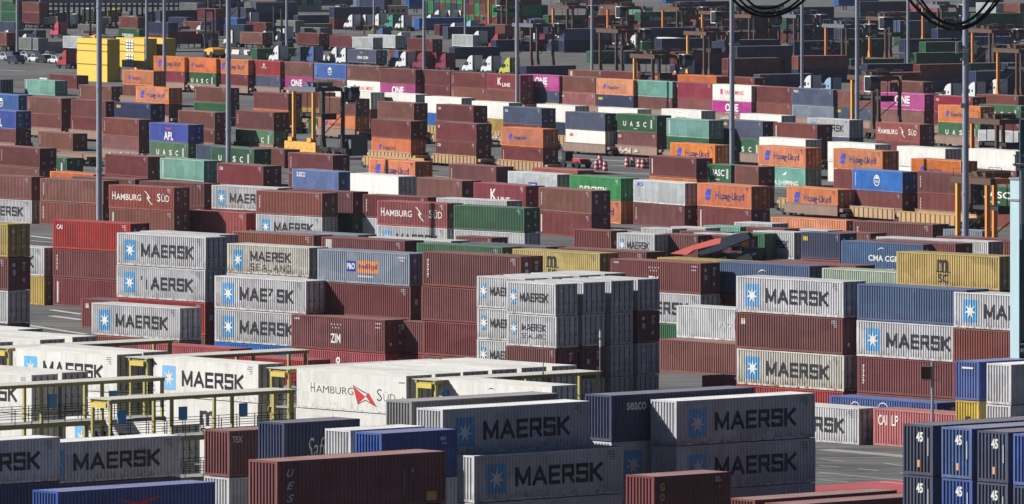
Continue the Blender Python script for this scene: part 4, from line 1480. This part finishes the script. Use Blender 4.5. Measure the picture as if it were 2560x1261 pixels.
# ---- light masts
MASTM = mat('mast_grey_blue', (.32,.35,.42), .5, .2, .6, .2)
def mast(x, y, label, r=.31, hgt=46.0, head=False):
    o = thing('light_mast', gp(x,y), 0, label, 'light mast', 'tall light masts')
    m = MB(); zz = [.4]+[q for k in range(1,5) for q in (hgt*k/5-.16,hgt*k/5-.15,hgt*k/5+.15,hgt*k/5+.16)]+[hgt]; m.tube([(0,0,q) for q in zz], [r*(1-.2*q/hgt)*(1.18 if (i-1)%4 in (1,2) and 0 < i < len(zz)-1 else 1) for i, q in enumerate(zz)], 12); obj('pole', m.mesh('pole',[MASTM]), o)
    m = MB(); m.tube([(0,0,0),(0,0,.5)], r*2.2, 10); obj('foot', m.mesh('foot',[CONC]), o)
    m = MB(); m.tube([(0,0,hgt-.9),(0,0,hgt-.4)], .9, 14)
    crown = obj('lamp_ring', m.mesh('lamp_ring',[STEEL]), o)
    for k in range(6):
        a = k*math.pi/3; l = MB(); l.box(-.25,.25,-.2,.2,hgt-1.5,hgt-1.0)
        lo = obj('lamp', l.mesh('lamp',[CABW]), crown, (math.cos(a)*1.2, math.sin(a)*1.2, 0))
    return o
for (x,y,lab,r) in ((248,628,'thick grey mast standing before the brown stacks beside the red bird-emblem container',.34),(571,505,'grey mast rising past the wide-lettered green containers',.34),(411,258,'grey mast in front of the wine red container',.30),(367,205,'thin grey mast beside the big yellow building',.28),
                    (43,140,'thin mast at the parked cars',.28),(717,160,'thin mast above the dark trucks near the green trailer',.28),(935,78,'thin mast among the white trucks',.26),(1060,190,'pale mast rising behind the two maroon containers beside maroon trucks',.28),
                    (1163,125,'pale mast before the long dark trailer',.26),(1293,300,'pale mast beside the magenta container behind the slate container',.32),(1480,196,'pale mast in front of the dark green far containers',.28),(1830,500,'tall pale mast beside the short wide-lettered green container',.33),
                    (2005,255,'pale mast beside the white truck cab',.28),(2143,392,'pale mast between the light grey and orange containers',.32),(2270,225,'pale mast rising behind the orange-brown container',.28),(100,72,'thin mast behind the pink-red truck',.2),(168,70,'thin mast near the green yard booth',.2)):
    mast(x, y, lab, r)
# the mast with floodlights and cameras part of the way up
o = mast(2414, 700, 'tall grey mast with floodlights and camera boxes beside the mustard container and crane', .36)
o.name = 'camera_mast'
base = gp(2414,700)
def hz(y): return H0 - (y+YO)/FPX*base.y
for (dx,y) in ((-.9,118),(1.0,118)):
    m = MB(); m.box(dx-.15,dx+.15,-.3,.1,hz(y)-.7,hz(y)+.5); obj('floodlight', m.mesh('floodlight',[CABW]), o)
m = MB(); m.box(-.3,.25,-.5,-.2,hz(132),hz(122)); m.box(-1.0,1.0,-.3,-.2,hz(124),hz(123)); obj('camera_box', m.mesh('camera_box',[CABW]), o)
m = MB(); m.box(-.55,-.2,-.5,-.2,hz(152),hz(146)); m.box(-.3,.3,-.6,-.35,hz(164),hz(158)); obj('sensor_box', m.mesh('sensor_box',[CABW]), o)
m = MB(); m.box(-.55,.0,-.55,-.3,hz(270),hz(258)); obj('junction_box', m.mesh('junction_box',[CABW]), o)

# short post with a sign box on the near right, and the antenna on the reefer canopy
o = thing('sign_post', gp(2331,1175), 0, 'short grey post with a square dark sign box in front of the maroon containers', 'sign post')
b0 = gp(2331,1175)
hz2 = lambda y: H0 - (y+YO)/FPX*b0.y
m = MB(); m.tube([(0,0,0),(0,0,hz2(905))], [.13,.10], 10); obj('pole', m.mesh('pole',[MASTM]), o)
m = MB(); m.box(-.86,-.12,-.08,.10,hz2(948),hz2(917)); obj('sign_box', m.mesh('sign_box',[mat('sign_dark_olive',(.075,.05,.02),.6)]), o)
for y in (917,950):
    m = MB(); m.box(-.9,.55,-.12,.14,hz2(y)-.03,hz2(y)+.03); obj('bracket', m.mesh('bracket',[STEEL]), o)

# ---- road tractors
TW = {'white':(.56,.57,.58),'red':(.33,.035,.04),'maroon':(.20,.025,.045),'blue':(.05,.11,.28),'lime':(.40,.42,.06),'dark':(.05,.055,.08),'teal green':(.05,.25,.19),'pale blue':(.22,.36,.50),'pink-red':(.45,.06,.10),'magenta':(.30,.04,.13)}
_tr = {}
def tractor_mesh():
    body, cabin, glass, wheels, chs = MB(), MB(), MB(), MB(), MB()
    # nose towards -X
    body.prism([(-3.5,.75),(-3.5,1.45),(-3.3,1.72),(-2.9,1.85),(-1.75,2.05),(-1.75,.75)], -.98, .98, 'y')
    body.box(-3.3,-2.2,-1.15,-.99,.7,1.25); body.box(-3.3,-2.2,.99,1.15,.7,1.25)
    arc_ = [(1.55+math.cos(t)*2.55, 2.35+math.sin(t)*1.75) for t in [math.pi/2+(.47*math.pi)*q/8 for q in range(9)]]
    cabin.prism([(-1.75,.8),(-1.75,2.05),(-1.2,2.55)] + arc_[::-1] + [(1.55,4.1),(1.55,.8)], -1.22, 1.22, 'y')
    glass.prism([(-1.70,2.12),(-1.18,2.62),(-1.0,2.95),(-1.04,2.97),(-1.24,2.66),(-1.74,2.14)], -1.1, 1.1, 'y')
    for sy in (-1,1):
        glass.box(-1.15,-.25,*sorted((sy*1.222,sy*1.234)),1.95,2.7); glass.box(.35,.85,*sorted((sy*1.222,sy*1.234)),2.2,2.6)
        glass.box(-1.4,-1.25,*sorted((sy*1.30,sy*1.52)),1.9,2.6)
    chs.box(-3.3,3.3,-.45,.45,.65,.95); chs.box(1.56,3.3,-1.0,1.0,.952,1.05); chs.box(-3.65,-3.51,-1.15,1.15,.45,.95)
    chs.box(-.6,1.5,-1.24,-1.222,.55,1.0); chs.box(-.6,1.5,1.222,1.24,.55,1.0); chs.tube([(1.65,-.9,1.0),(1.65,-.9,3.9)],.09,8)
    wheels.wheel((0,0,0),.52,.42,'y',14)
    return body, cabin, glass, wheels, chs
TB = tractor_mesh()
TM = [b.mesh(n,[mt]) for b, n, mt in zip(TB, ('hood','cabin','glazing','wheel','chassis'), (INK['white'],INK['white'],GLASS,RUBBER,DARK))]
def truck(x, y, colr, label, rz=rzR, k=.9):
    o = thing('truck_tractor', gp(x,y), rz, label, 'truck', 'road tractors in the truck park')
    o.scale = (k,k,k)
    pm = mat('truck_'+colr.replace(' ','_').replace('-','_'), TW[colr], .3, 0, .15, spec=.5)
    for n, me in zip(('hood','cabin','glazing','wheel','chassis'), TM):
        p = obj(n, me, o)
        if n in ('hood','cabin'): paint(p, pm)
        if n == 'wheel':
            p.location = (-2.5,-.95,.52)
            for q in ((-2.5,.95,.52),(1.9,-.95,.52),(1.9,.95,.52),(3.0,-.95,.52),(3.0,.95,.52)): obj('wheel', me, o, q)
    return o
for ln in TRUCKS.splitlines():
    pos, lab = ln.split('|'); p = pos.split(); truck(float(p[0]), float(p[1]), ' '.join(p[2:]), lab)

# ---- parked cars
def car(x, y, colr, label, pickup=False, rz=rzR):
    o = thing('parked_car', gp(x,y), rz, label, 'car', 'cars parked at the yard edge')
    pm = mat('car_'+colr, {'black':(.02,.022,.03),'silver':(.42,.44,.48),'white':(.68,.68,.68),'navy':(.03,.04,.08)}[colr], .25, .2, spec=.6)
    m = MB(); m.prism([(-2.4,.35),(-2.4,.9),(-1.3,1.0),(2.4,1.0),(2.4,.35)], -.9,.9,'y'); obj('body', m.mesh('body',[pm]), o)
    m = MB(); m.prism([(-1.2,1.0),(-.5,1.65),(1.0 if not pickup else .6,1.68),(1.9 if not pickup else .8,1.0)], -.8,.8,'y'); c = obj('cabin', m.mesh('cabin',[pm]), o)
    m = MB()
    for sy in (-1,1): m.prism([(-.95,1.05),(-.42,1.58),(.9 if not pickup else .55,1.6),(1.3 if not pickup else .62,1.05)], *sorted((sy*.802,sy*.812)),'y')
    obj('glazing', m.mesh('glazing',[GLASS]), c)
    for x in (-1.5,1.5):
        for y in (-.85,.85):
            m = MB(); m.wheel((x,y,.36),.36,.25,'y',12); obj('wheel', m.mesh('wheel',[RUBBER]), o)
for (x,y,c,l,p) in ((14,152,'silver','silver car parked first beside the thin mast',0),(38,150,'black','black car second in the line by the thin mast',1),(40,160,'navy','dark blue car in front of the black one',0),(66,148,'silver','silver car half hidden behind the black pickup',0),
                    (92,156,'white','white pickup with chrome nose among the cars',1),(112,158,'black','black car between two pale pickups',0),(126,148,'silver','silver pickup at the back of the car line',1),(142,160,'white','white car closest to the red truck',0),(100,146,'navy','dark car behind the white pickup',0),(640,140,'navy','dark car behind the orange small-lettered container',0)):
    car(x,y,c,l,bool(p))

# ---- big yellow building, warehouse, tank, yard odds and ends
YEL = mat('building_yellow', (.68,.46,.075), .6, 0, .25)
OLV = mat('building_olive_trim', (.16,.14,.04), .7, 0, .3)  # olive colour of the trim bands, stilts and link floor
WIN = mat('window_pale_panes', (.80,.80,.74), .3)
p0 = gp(268, 206)
o = thing('yellow_building', p0, rzR, 'big yellow block building with two white paned windows', 'building')
def yblock(name, x0, x1, y0, y1, z0, z1, mt=YEL):
    m = MB(); m.box(x0,x1,y0,y1,z0,z1); return obj(name, m.mesh(name,[mt]), o)
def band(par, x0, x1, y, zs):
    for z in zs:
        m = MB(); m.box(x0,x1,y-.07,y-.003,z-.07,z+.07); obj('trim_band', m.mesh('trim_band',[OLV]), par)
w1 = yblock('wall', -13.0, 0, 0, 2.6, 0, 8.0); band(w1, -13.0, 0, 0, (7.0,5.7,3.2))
w2 = yblock('wall', -12.2, 0, 7.7, 10.3, 2.55, 8.0); band(w2, -12.2, -7.8, 7.7, (6.8,5.5)); band(w2, -4.6, 0, 7.7, (6.8,5.5))
for z0 in (2.95,5.55):
    m = MB(); m.box(-7.7,-4.7,7.62,7.697,z0,z0+2.1); wn = obj('window', m.mesh('window',[WIN]), w2)
    m = MB()
    for k in range(1,3): m.box(-7.7+k-.07,-7.7+k+.07,7.57,7.618,z0,z0+2.1)
    for k in range(1,4): m.box(-7.7,-4.7,7.52,7.567,z0+2.1*k/4-.05,z0+2.1*k/4+.05)
    obj('mullions', m.mesh('mullions',[DARK]), wn)
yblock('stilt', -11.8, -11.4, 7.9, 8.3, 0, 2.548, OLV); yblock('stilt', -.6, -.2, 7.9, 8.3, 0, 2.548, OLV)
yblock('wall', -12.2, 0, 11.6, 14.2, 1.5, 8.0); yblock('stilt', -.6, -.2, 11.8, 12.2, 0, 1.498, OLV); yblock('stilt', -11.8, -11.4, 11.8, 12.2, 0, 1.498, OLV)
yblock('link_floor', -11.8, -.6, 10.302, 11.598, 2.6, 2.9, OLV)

BAR = mat('barrier_pale', (.50,.48,.42), .8, 0, .4)
jm = MB(); jm.prism([(-.3,0),(-.18,.35),(-.1,.95),(.1,.95),(.18,.35),(.3,0)], -1.9, 1.9, 'y'); jmm = jm.mesh('concrete_barrier',[BAR])
k = 0
for (x,y) in ((230,226),(252,228),(274,229),(298,231),(110,208),(150,202),(690,142),(780,148),(805,150),(830,152),(590,136),(620,137),(650,138),(560,134)):
    thing('concrete_barrier', gp(x,y), R_(25), f"{nth(k)}pale concrete barrier from the yard edge by the parked cars, yellow building side", 'barrier', 'concrete barriers', jmm); k += 1

SLATE = mat('warehouse_slate', (.13,.16,.22), .7, 0, .3)
pw = gp(330, 70); sw = pw.y/FPX
o = thing('truck_canopy', pw, 0, 'long slate grey canopy on a dense row of dark posts at the far yard edge', 'canopy')
xa, xb = (117-330)*sw, (540-330)*sw
m = MB(); m.box(xa-8, xb+6, -.5, 14, 62*sw, 62*sw+4.5); obj('roof', m.mesh('roof',[SLATE]), o)
m = MB(); m.box(xa, xb, -.35, -.05, 52*sw, 54.5*sw); m.box(xa, xb, 12, 12.3, 52*sw, 54.5*sw); obj('beam', m.mesh('beam',[DARK]), o)
for i in range(33):
    x = xa+.3+i*13.1*sw
    m = MB(); m.box(x-.24,x+.24,-.42,.06,0,62*sw-.01); obj('post', m.mesh('post',[DARK]), o)
cols = ['pale','white','grey','teal','white','yellow','navy','grey','white','pale']
rg = random.Random(8); k = 0
for i in range(26):
    px_ = 122+i*16.3+rg.uniform(-3,3); py = 62+rg.uniform(-2,10)
    t = thing('parked_trailer', gp(px_, py), R_(88), '', 'trailer', 'box trailers parked under the canopy')
    c = cols[rg.randrange(10)]; hb = rg.uniform(2.4,3.9); wb = rg.uniform(.5,1.15)
    m = MB(); m.box(-6,6,-wb,wb,1.1,hb); m.box(-6.06,-6.0,-wb+.1,wb-.1,1.2,hb-.1,0); obj('box_body', m.mesh('box_body',[INK[c]]), t)
    m = MB(); m.box(-5.8,5.8,-.4,.4,.85,1.098); obj('chassis', m.mesh('chassis',[DARK]), t)
    for wy in (-.8,.8):
        m = MB(); m.wheel((-4.6,wy,.5),.5,.35,'y',10); obj('wheel', m.mesh('wheel',[RUBBER]), t)
    cn = {'pale':'pale grey','white':'white','grey':'dark grey','teal':'dark teal','yellow':'yellow','navy':'navy'}[c]
    t['label'] = f"{nth(k)}trailer along the slate canopy from the khaki booth, {cn} box"; k += 1

TANKM = mat('tank_pale_blue', (.32,.42,.58), .5, 0, .15)
pt = gp(908, 20); st = pt.y/FPX
o = thing('storage_tank', pt+Vector((0,12,0)), 0, 'big pale blue round storage tank cut off by the top edge', 'tank')
m = MB(); m.tube([(0,0,0),(0,0,14)], 70*st, 48); obj('shell', m.mesh('shell',[TANKM]), o)
m = MB(); m.tube([(0,0,14),(0,0,14.4)], 71*st, 48); obj('roof_rim', m.mesh('roof_rim',[STEEL]), o)
m = MB(); m.tube([(0,0,0),(0,0,.4)], 72*st, 48); obj('foot_ring', m.mesh('foot_ring',[CONC]), o)
def shed(x, y, w, h, d, mt, label):
    p = gp(x,y); sc = p.y/FPX
    o = thing('yard_office', p, 0, label, 'building')
    m = MB(); m.box(-w/2*sc,w/2*sc,0,d,0,h*sc); obj('wall', m.mesh('wall',[mt]), o)
    m = MB(); m.box(-w/2*sc-.2,w/2*sc+.2,-.2,d+.2,h*sc,h*sc+.3); obj('roof', m.mesh('roof',[STEEL]), o)
    m = MB()
    for k in range(3): m.box((-w/2+w*(.15+.28*k))*sc,(-w/2+w*(.15+.28*k+.15))*sc,-.05,-.003,h*sc*.4,h*sc*.75)
    obj('window', m.mesh('window',[GLASS]), o)
shed(995,40,48,22,6,mat('office_cream',(.55,.45,.27),.7,0,.3),'cream yard office with two windows beside the maroon far stack')
shed(985,14,34,34,10,mat('office_sand',(.48,.40,.27),.7,0,.3),'tall sand coloured block beside the storage tank')
shed(845,16,40,20,8,mat('office_white',(.60,.60,.57),.6,0,.3),'white ribbed block next to the storage tank')
shed(100,62,90,24,8,mat('office_khaki',(.30,.29,.20),.7,0,.4),'long khaki booth building behind the pink-red truck')
shed(745,30,110,40,20,mat('glasshouse_green',(.16,.26,.25),.4,0,.3),'greenish glazed shed behind the dark forklift mast')

# forklifts: yellow by the masts
def forklift(x, y, label, hgt=9.0, mt=CARY):
    o = thing('container_forklift', gp(x,y), rzR, label, 'forklift')
    m = MB(); m.prism([(-.5,.7),(-.5,1.8),(2.6,2.3),(3.6,1.9),(3.6,.7)],-1.4,1.4,'y'); obj('body', m.mesh('body',[mt]), o)
    m = MB(); m.box(.3,1.9,-.8,.8,2.2,3.8); obj('cab', m.mesh('cab',[GLASS]), o)
    m = MB()
    for sy in (-.9,.9): m.box(-1.2,-.8,sy-.18,sy+.18,.3,hgt)
    m.box(-1.15,-.85,-.7,.7,hgt-.4,hgt-.05); m.box(-1.15,-.85,-.7,.7,2.0,2.3); mm = obj('lift_mast', m.mesh('lift_mast',[DARK]), o)
    m = MB(); m.box(-1.5,-1.2,-2.6,2.6,hgt*.5,hgt*.5+.5); obj('spreader', m.mesh('spreader',[mt]), mm)
    for x_ in (.2,2.9):
        for y_ in (-1.2,1.2):
            m = MB(); m.wheel((x_,y_,.75),.75,.6,'y',14); obj('wheel', m.mesh('wheel',[RUBBER]), o)
forklift(528,146,'yellow forklift with tall dark mast behind the orange containers',10)
forklift(700,128,'dark empty-container forklift with twin mast behind the green trailer',9.5,mat('forklift_dark',(.04,.045,.06),.5))
forklift(240,112,'yellow forklift above the yellow building roof',5)
# yellow trestles
for k,(x,y,l) in enumerate(((925,88,'yellow steel trestle rack in front of the white tractors'),(950,88,'second yellow trestle beside the first rack'),(665,24,'long yellow spreader beam lying in the far yard'))):
    o = thing('steel_trestle', gp(x,y), 0, l, 'trestle')
    m = MB()
    w = 2.6 if k < 2 else 7.5
    for sx in (-1,1):
        for sy in (-.7,.7): m.box(sx*w/2-.15,sx*w/2+.15,sy-.15,sy+.15,0,1.9)
    obj('legs', m.mesh('legs',[CARY]), o)
    m = MB(); m.box(-w/2-.2,w/2+.2,-.9,.9,1.9,2.2); obj('top', m.mesh('top',[CARY]), o)

# traffic barrels
br_ = MB(); rd_ = MB()
prof = [(0,.30),(.22,.29),(.44,.27),(.66,.25),(.88,.23),(1.0,.2)]
for k,((z0,r0),(z1,r1)) in enumerate(zip(prof,prof[1:])): br_.tube([(0,0,z0),(0,0,z1)],[r0,r1],12,k%2)
bm = br_.mesh('traffic_barrel',[mat('barrel_red',(.5,.03,.05),.5), INK['white']])
for k,(x,y) in enumerate(((1492,425),(1502,424),(1513,428),(1568,418),(1582,418),(1598,421),(1608,422),(1618,422),(1500,412))):
    o = thing('traffic_barrel', gp(x,y), 0, f"{nth(k)}red and white banded barrel on the road from the yellow carrier", 'traffic barrel', 'banded traffic barrels', bm); o.scale = (1.25,1.25,1.35)

# low dark road equipment beside the wagons
o = thing('tow_dolly', gp(1440,420), rzR, 'dark low dolly with red parts standing on the road beside the wagons', 'trailer')
m = MB(); m.box(-3,3,-.9,.9,.6,.9); m.box(-3,-2,-.6,.6,.9,2.2); obj('frame', m.mesh('frame',[DARK]), o)
m = MB(); m.box(.4,2.6,-.8,.8,.9,1.3); obj('load', m.mesh('load',[mat('barrel_red',(.5,.03,.05),.5)]), o)
for x in (-2,2):
    for y in (-.8,.8):
        m = MB(); m.wheel((x,y,.5),.5,.4,'y',12); obj('wheel', m.mesh('wheel',[RUBBER]), o)

# ---- reach stacker with raised boom
o = thing('reach_stacker', gp(1868,668), -R_(38), 'red reach stacker with its long boom slanting down among the low containers', 'reach stacker')
sg = gp(1868,668).y/FPX
REDB = mat('boom_red',(.60,.12,.10),.5,0,.3); NAVB = mat('boom_shadow_blue',(.014,.022,.04),.5)  # shadowed part of the boom: shade put into the dark blue
kx = 1/math.cos(R_(38))
P = lambda x, y: ((x-1868+13)*sg*kx, (668-y)*sg)
m = MB(); m.prism([P(1682,640),P(1724,641),P(1740,629),P(1806,610),P(1808,598),P(1795,598),P(1735,618)], -1.3,-.6,'y'); obj('boom_tip', m.mesh('boom_tip',[REDB]), o)
m = MB(); m.prism([P(1808,598),P(1806,611),P(1748,634),P(1758,641),P(1804,627),P(1880,594),P(1872,580),P(1840,585)], -1.3,-.6,'y'); obj('boom', m.mesh('boom',[NAVB]), o)
m = MB(); m.box(-3.4,1.2,-.5,1.5,.9,1.4); m.box(-.2,1.5,-.4,1.4,1.402,2.1); obj('body', m.mesh('body',[NAVB]), o)
m = MB(); m.box(-2.2,-.8,.1,1.4,1.702,3.0); obj('cab', m.mesh('cab',[GLASS]), o)
m = MB(); m.bar((-2.6,-1.0,1.7),(-1.0,-1.0,3.0),.3); obj('lift_cylinder', m.mesh('lift_cylinder',[STEEL]), o)
for x in (-2.9,.6):
    for y in (-.5,1.5):
        m = MB(); m.wheel((x,y,.75),.75,.6,'y',18); obj('wheel', m.mesh('wheel',[RUBBER]), o)

# ---- refrigerated-rack gantries
GAN = mat('gantry_olive_yellow',(.42,.37,.12),.6,0,.35,.2); GANY = mat('gantry_yellow',(.62,.47,.10),.6,0,.3)
RFS = mat('canopy_sheet',(.52,.50,.46),.6,0,.5); GRT = mat('walkway_grating',(.34,.35,.36),.7); PBL = mat('panel_blue',(.09,.28,.55),.5)
def gantry(x0, y0, length, label, hg=9.1, wd=2.2, floors=(2.85,5.75)):
    """near end corner of the canopy at (x0, y0); runs back along nA, wd wide along uA"""
    c = at(x0, y0, hg); c.z = 0
    o = thing('reefer_gantry', c, R_(90-48.4), label, 'gantry', 'steel gantries between the reefer racks')   # local X back along the rack, local -Y towards the viewer
    nb = max(2, int(round(length/5.4))); st = length/nb
    k = 0
    for i in range(nb+1):
        for y in (-.12, -wd+.12):
            m = MB(); m.box(i*st-.10,i*st+.10,y-.10,y+.10,0,hg-.30); obj('post', m.mesh('post',[GAN]), o)
    m = MB()
    for y in (-.12,-wd+.12): m.box(-.2,length+.2,y-.10,y+.10,hg-.30,hg-.08)
    for i in range(nb+1): m.box(i*st-.1,i*st+.1,-wd+.24,-.24,hg-.29,hg-.10)
    obj('canopy_beam', m.mesh('canopy_beam',[GAN]), o)
    m = MB(); n = int((length+.5)/.3)
    for i in range(n):
        xa = -.25+i*(length+.5)/n; w = (length+.5)/n
        m.box(xa,xa+w*.62,-wd-.25,.2,hg-.08,hg-.02); m.box(xa+w*.62,xa+w,-wd-.22,.17,hg-.08,hg-.045)
    obj('canopy_roof', m.mesh('canopy_roof',[RFS]), o)
    m = MB(); m.box(-.28,-.14,-wd+.3,-.3,hg-.65,hg-.30); obj('end_panel', m.mesh('end_panel',[GANY]), o)
    for fz in floors:
        m = MB(); m.box(-.2,length+.2,-wd,0,fz-.05,fz); fl = obj('walkway', m.mesh('walkway',[GRT]), o)
        m = MB(); m.box(-.25,length+.25,-wd-.06,-wd,fz-.34,fz-.052); m.box(-.25,length+.25,0,.06,fz-.34,fz-.052); obj('walkway_beam', m.mesh('walkway_beam',[GAN]), fl)
        m = MB(); q = int(length/1.5)
        for yy in (-wd-.03, .03):
            for z in (.4,.75,1.1): m.box(-.2,length+.2,yy-.02,yy+.02,fz+z-.02,fz+z+.02)
            for i in range(q+1): xx = i*length/q; m.box(xx-.022,xx+.022,yy-.022,yy+.022,fz,fz+1.1)
        obj('handrail', m.mesh('handrail',[DARK]), fl)
    for i in range(nb):
        for fz in floors[1:]:
            m = MB(); xx = i*st+.45; m.box(xx,xx+.62,-wd-.30,-wd-.08,fz+1.15,fz+2.05); obj('electric_box', m.mesh('electric_box',[PBL]), o)
    # stairs at the near end
    m = MB()
    for k in range(9):
        t = k/9; m.box(-.55-2.6*(1-t)-.12,-.55-2.6*(1-t)+.12,-wd+.3,-.5,floors[0]*t,floors[0]*t+.05)
    for yy in (-wd+.25,-.45): m.bar((-3.3,yy,.0),(-.3,yy,floors[0]),.12); m.bar((-3.3,yy,1.0),(-.3,yy,floors[0]+1.0),.05)
    obj('stair', m.mesh('stair',[GAN]), o)
    return o
gantry(-95, 963, 16.6, 'olive steel gantry with grey canopy beside the worn white reefers by the frame edge', 8.6)
gantry(229, 994, 16.4, 'olive steel gantry with walkways in front of the black-lettered reefer', 8.6)
gantry(325, 891, 15.4, 'olive gantry behind the star-square reefer with a grey canopy', 8.6)
gantry(-20, 866, 15.8, 'olive gantry canopy behind the far white reefers above the lane', 8.6)
gantry(677, 918, 15.4, 'yellow-ended gantry beside the red-flag emblem reefer', 8.6)
gantry(1042, 946, 15.6, 'gantry with antennas on its canopy beside the small-lettered reefer', 8.6)
def rod(x, y0, y1, label, sensor):
    hgt = 8.6; p = at(x, y1, hgt); sc = p.y/FPX
    o = thing('antenna', p, 0, label, 'antenna')
    m = MB(); m.tube([(0,0,-.02),(0,0,(y1-y0)*sc)], .035, 8); obj('mast', m.mesh('mast',[STEEL]), o)
    if sensor:
        m = MB(); m.tube([(.03,0,(y1-845)*sc),(.03,0,(y1-828)*sc)], .10, 10); m.tube([(.04,0,(y1-868)*sc),(.04,0,(y1-850)*sc)], .09, 10); obj('antenna_head', m.mesh('antenna_head',[CABW]), o)
    else:
        m = MB(); m.box(-.05,.05,-.05,.05,0,.15); obj('foot', m.mesh('foot',[DARK]), o)
rod(1500, 822, 927, 'white twin-drum antenna on the gantry canopy before the dark short containers', True)
rod(1358, 858, 936, 'thin bare antenna rod on the gantry canopy', False)

# ---- light blue ship crane leg at the frame edge
CRB = mat('crane_light_blue',(.42,.58,.62),.5,0,.25); CRT = mat('crane_teal_shade',(.035,.08,.095),.5,0,.2)  # teal is the crane's blue with the shade of its unlit side painted in
o = thing('quay_crane', gp(2548,1190), 0, 'light blue crane leg with painted side shade and ladder, beside the corner block', 'crane')
sc = gp(2548,1190).y/FPX
Z = lambda y: (1190-y)*sc; XX = lambda x: (x-2548)*sc
RA = Matrix.Rotation(-R_(48.4),4,'Z')
def legpart(name, m, mt):
    t = MB(); t.add(m, RA); return obj(name, t.mesh(name,[mt]), o)
m = MB(); m.box(-.95,0,0,.9,0,Z(447)); legpart('leg', m, CRB)
m = MB(); m.box(.004,.03,-.02,1.6,0,Z(600)); m.box(.004,.06,.2,2.2,Z(850),Z(620)); legpart('side_shade', m, CRT)
m = MB()
for y in (503,450): m.box(-1.02,.07,-.07,.97,Z(y),Z(y-5))
legpart('flange', m, STEEL)
m = MB(); m.box(XX(2551),XX(2600),.2,1.2,Z(700)-5,Z(300)); obj('leg_rear', m.mesh('leg_rear',[CRT]), o)
m = MB(); m.tube([(XX(2552),-.3,Z(560)),(XX(2552),-.3,Z(420))],.05,6); m.tube([(XX(2558),-.3,Z(560)),(XX(2558),-.3,Z(420))],.05,6)
for k in range(22): zz = Z(558)+k*(Z(422)-Z(558))/21; m.box(XX(2552),XX(2558),-.32,-.28,zz-.02,zz+.02)
obj('ladder', m.mesh('ladder',[STEEL]), o)
m = MB(); m.box(XX(2533),XX(2600),-.5,1.2,Z(415),Z(410)); m.box(XX(2533),XX(2600),-.5,-.45,Z(390),Z(387)); m.box(XX(2536),XX(2538),-.5,-.45,Z(412),Z(388)); obj('platform', m.mesh('platform',[STEEL]), o)
m = MB(); m.box(XX(2552),XX(2600),-.4,0,Z(880),Z(872)); m.box(XX(2552),XX(2600),-.4,0,Z(862),Z(859)); obj('lower_platform', m.mesh('lower_platform',[STEEL]), o)

# ---- festoon cables hanging from a beam above the frame, close to the lens
CBL = mat('cable_black',(.010,.010,.011),.5)
def festoon(Yd, loops, ties, label):
    o = thing('festoon_cable', (0,0,0), 0, label, 'cable', 'hanging crane cables')
    for pts, r in loops:
        P = [on_depth(x,y,Yd+dd) for x,y,dd in pts]
        Q = []
        for a in range(len(P)-1):      # smooth Catmull-Rom
            p0, p1, p2, p3 = P[max(a-1,0)], P[a], P[a+1], P[min(a+2,len(P)-1)]
            for t in (0,.2,.4,.6,.8):
                Q.append(.5*((2*p1)+(p2-p0)*t+(2*p0-5*p1+4*p2-p3)*t*t+(3*p1-p0-3*p2+p3)*t**3))
        Q.append(P[-1])
        m = MB(); m.tube(Q, r, 8); obj('cable', m.mesh('cable',[CBL]), o)
    for (cx,cy,rx,ry,r) in ties:
        Q = [on_depth(cx+rx*math.cos(a), cy+ry*math.sin(a), Yd-.3) for a in [2*math.pi*k/24 for k in range(25)]]
        m = MB(); m.tube(Q, r, 6, caps=False); obj('tie_loop', m.mesh('tie_loop',[CBL]), o)
    top = on_depth(loops[0][0][0][0], loops[0][0][0][1], Yd); top2 = on_depth(loops[0][0][-1][0], loops[0][0][-1][1], Yd)
    m = MB(); m.box(top.x-.3,top2.x+.3,Yd-.4,Yd+.6,max(top.z,top2.z),max(top.z,top2.z)+.3); obj('trolley_beam', m.mesh('trolley_beam',[CARG]), o)
def U(x0, x1, yb, xb, dd=0, yt=-60, sharp=.55):
    out = []
    for k in range(9):
        t = k/8*math.pi; x = x0+(x1-x0)*(1-math.cos(t))/2
        q = (x-xb)/((x1-xb) if x > xb else (xb-x0)); out.append((x, yb-(yb-yt)*abs(q)**2.1, dd))
    return out
festoon(300, [(U(1790,2062,42,1915,0),.048),(U(1806,2046,35,1919,.15),.038),(U(1830,2028,22,1911,.3),.04)], [(1925,49,13,19,.018),(1918,36,14,6,.02)], 'black cable loop hanging in from above beside the pale mast')
festoon(300, [(U(2236,2532,74,2390,0),.05),(U(2272,2506,62,2385,.2),.045),(U(2254,2520,67,2399,.35),.03)], [(2391,86,13,16,.018)], 'larger black cable loop hanging in from above by the floodlight mast')
# ---- the air between
mb = MB(); mb.box(-900, 900, -40, 2700, -1.0, 62)
hm = bpy.data.materials.new("harbour_air"); hm.use_nodes = True
n_ = hm.node_tree; n_.nodes.remove(n_.nodes["Principled BSDF"])
pv = n_.nodes.new("ShaderNodeVolumePrincipled"); pv.inputs["Color"].default_value = (.78,.84,1,1); pv.inputs["Density"].default_value = .00002; pv.inputs["Anisotropy"].default_value = .2
n_.links.new(pv.outputs[0], n_.nodes["Material Output"].inputs["Volume"])
hz_ = obj("haze", mb.mesh("haze", [hm])); hz_["kind"] = "stuff"; hz_["label"] = "thin bluish harbour haze"
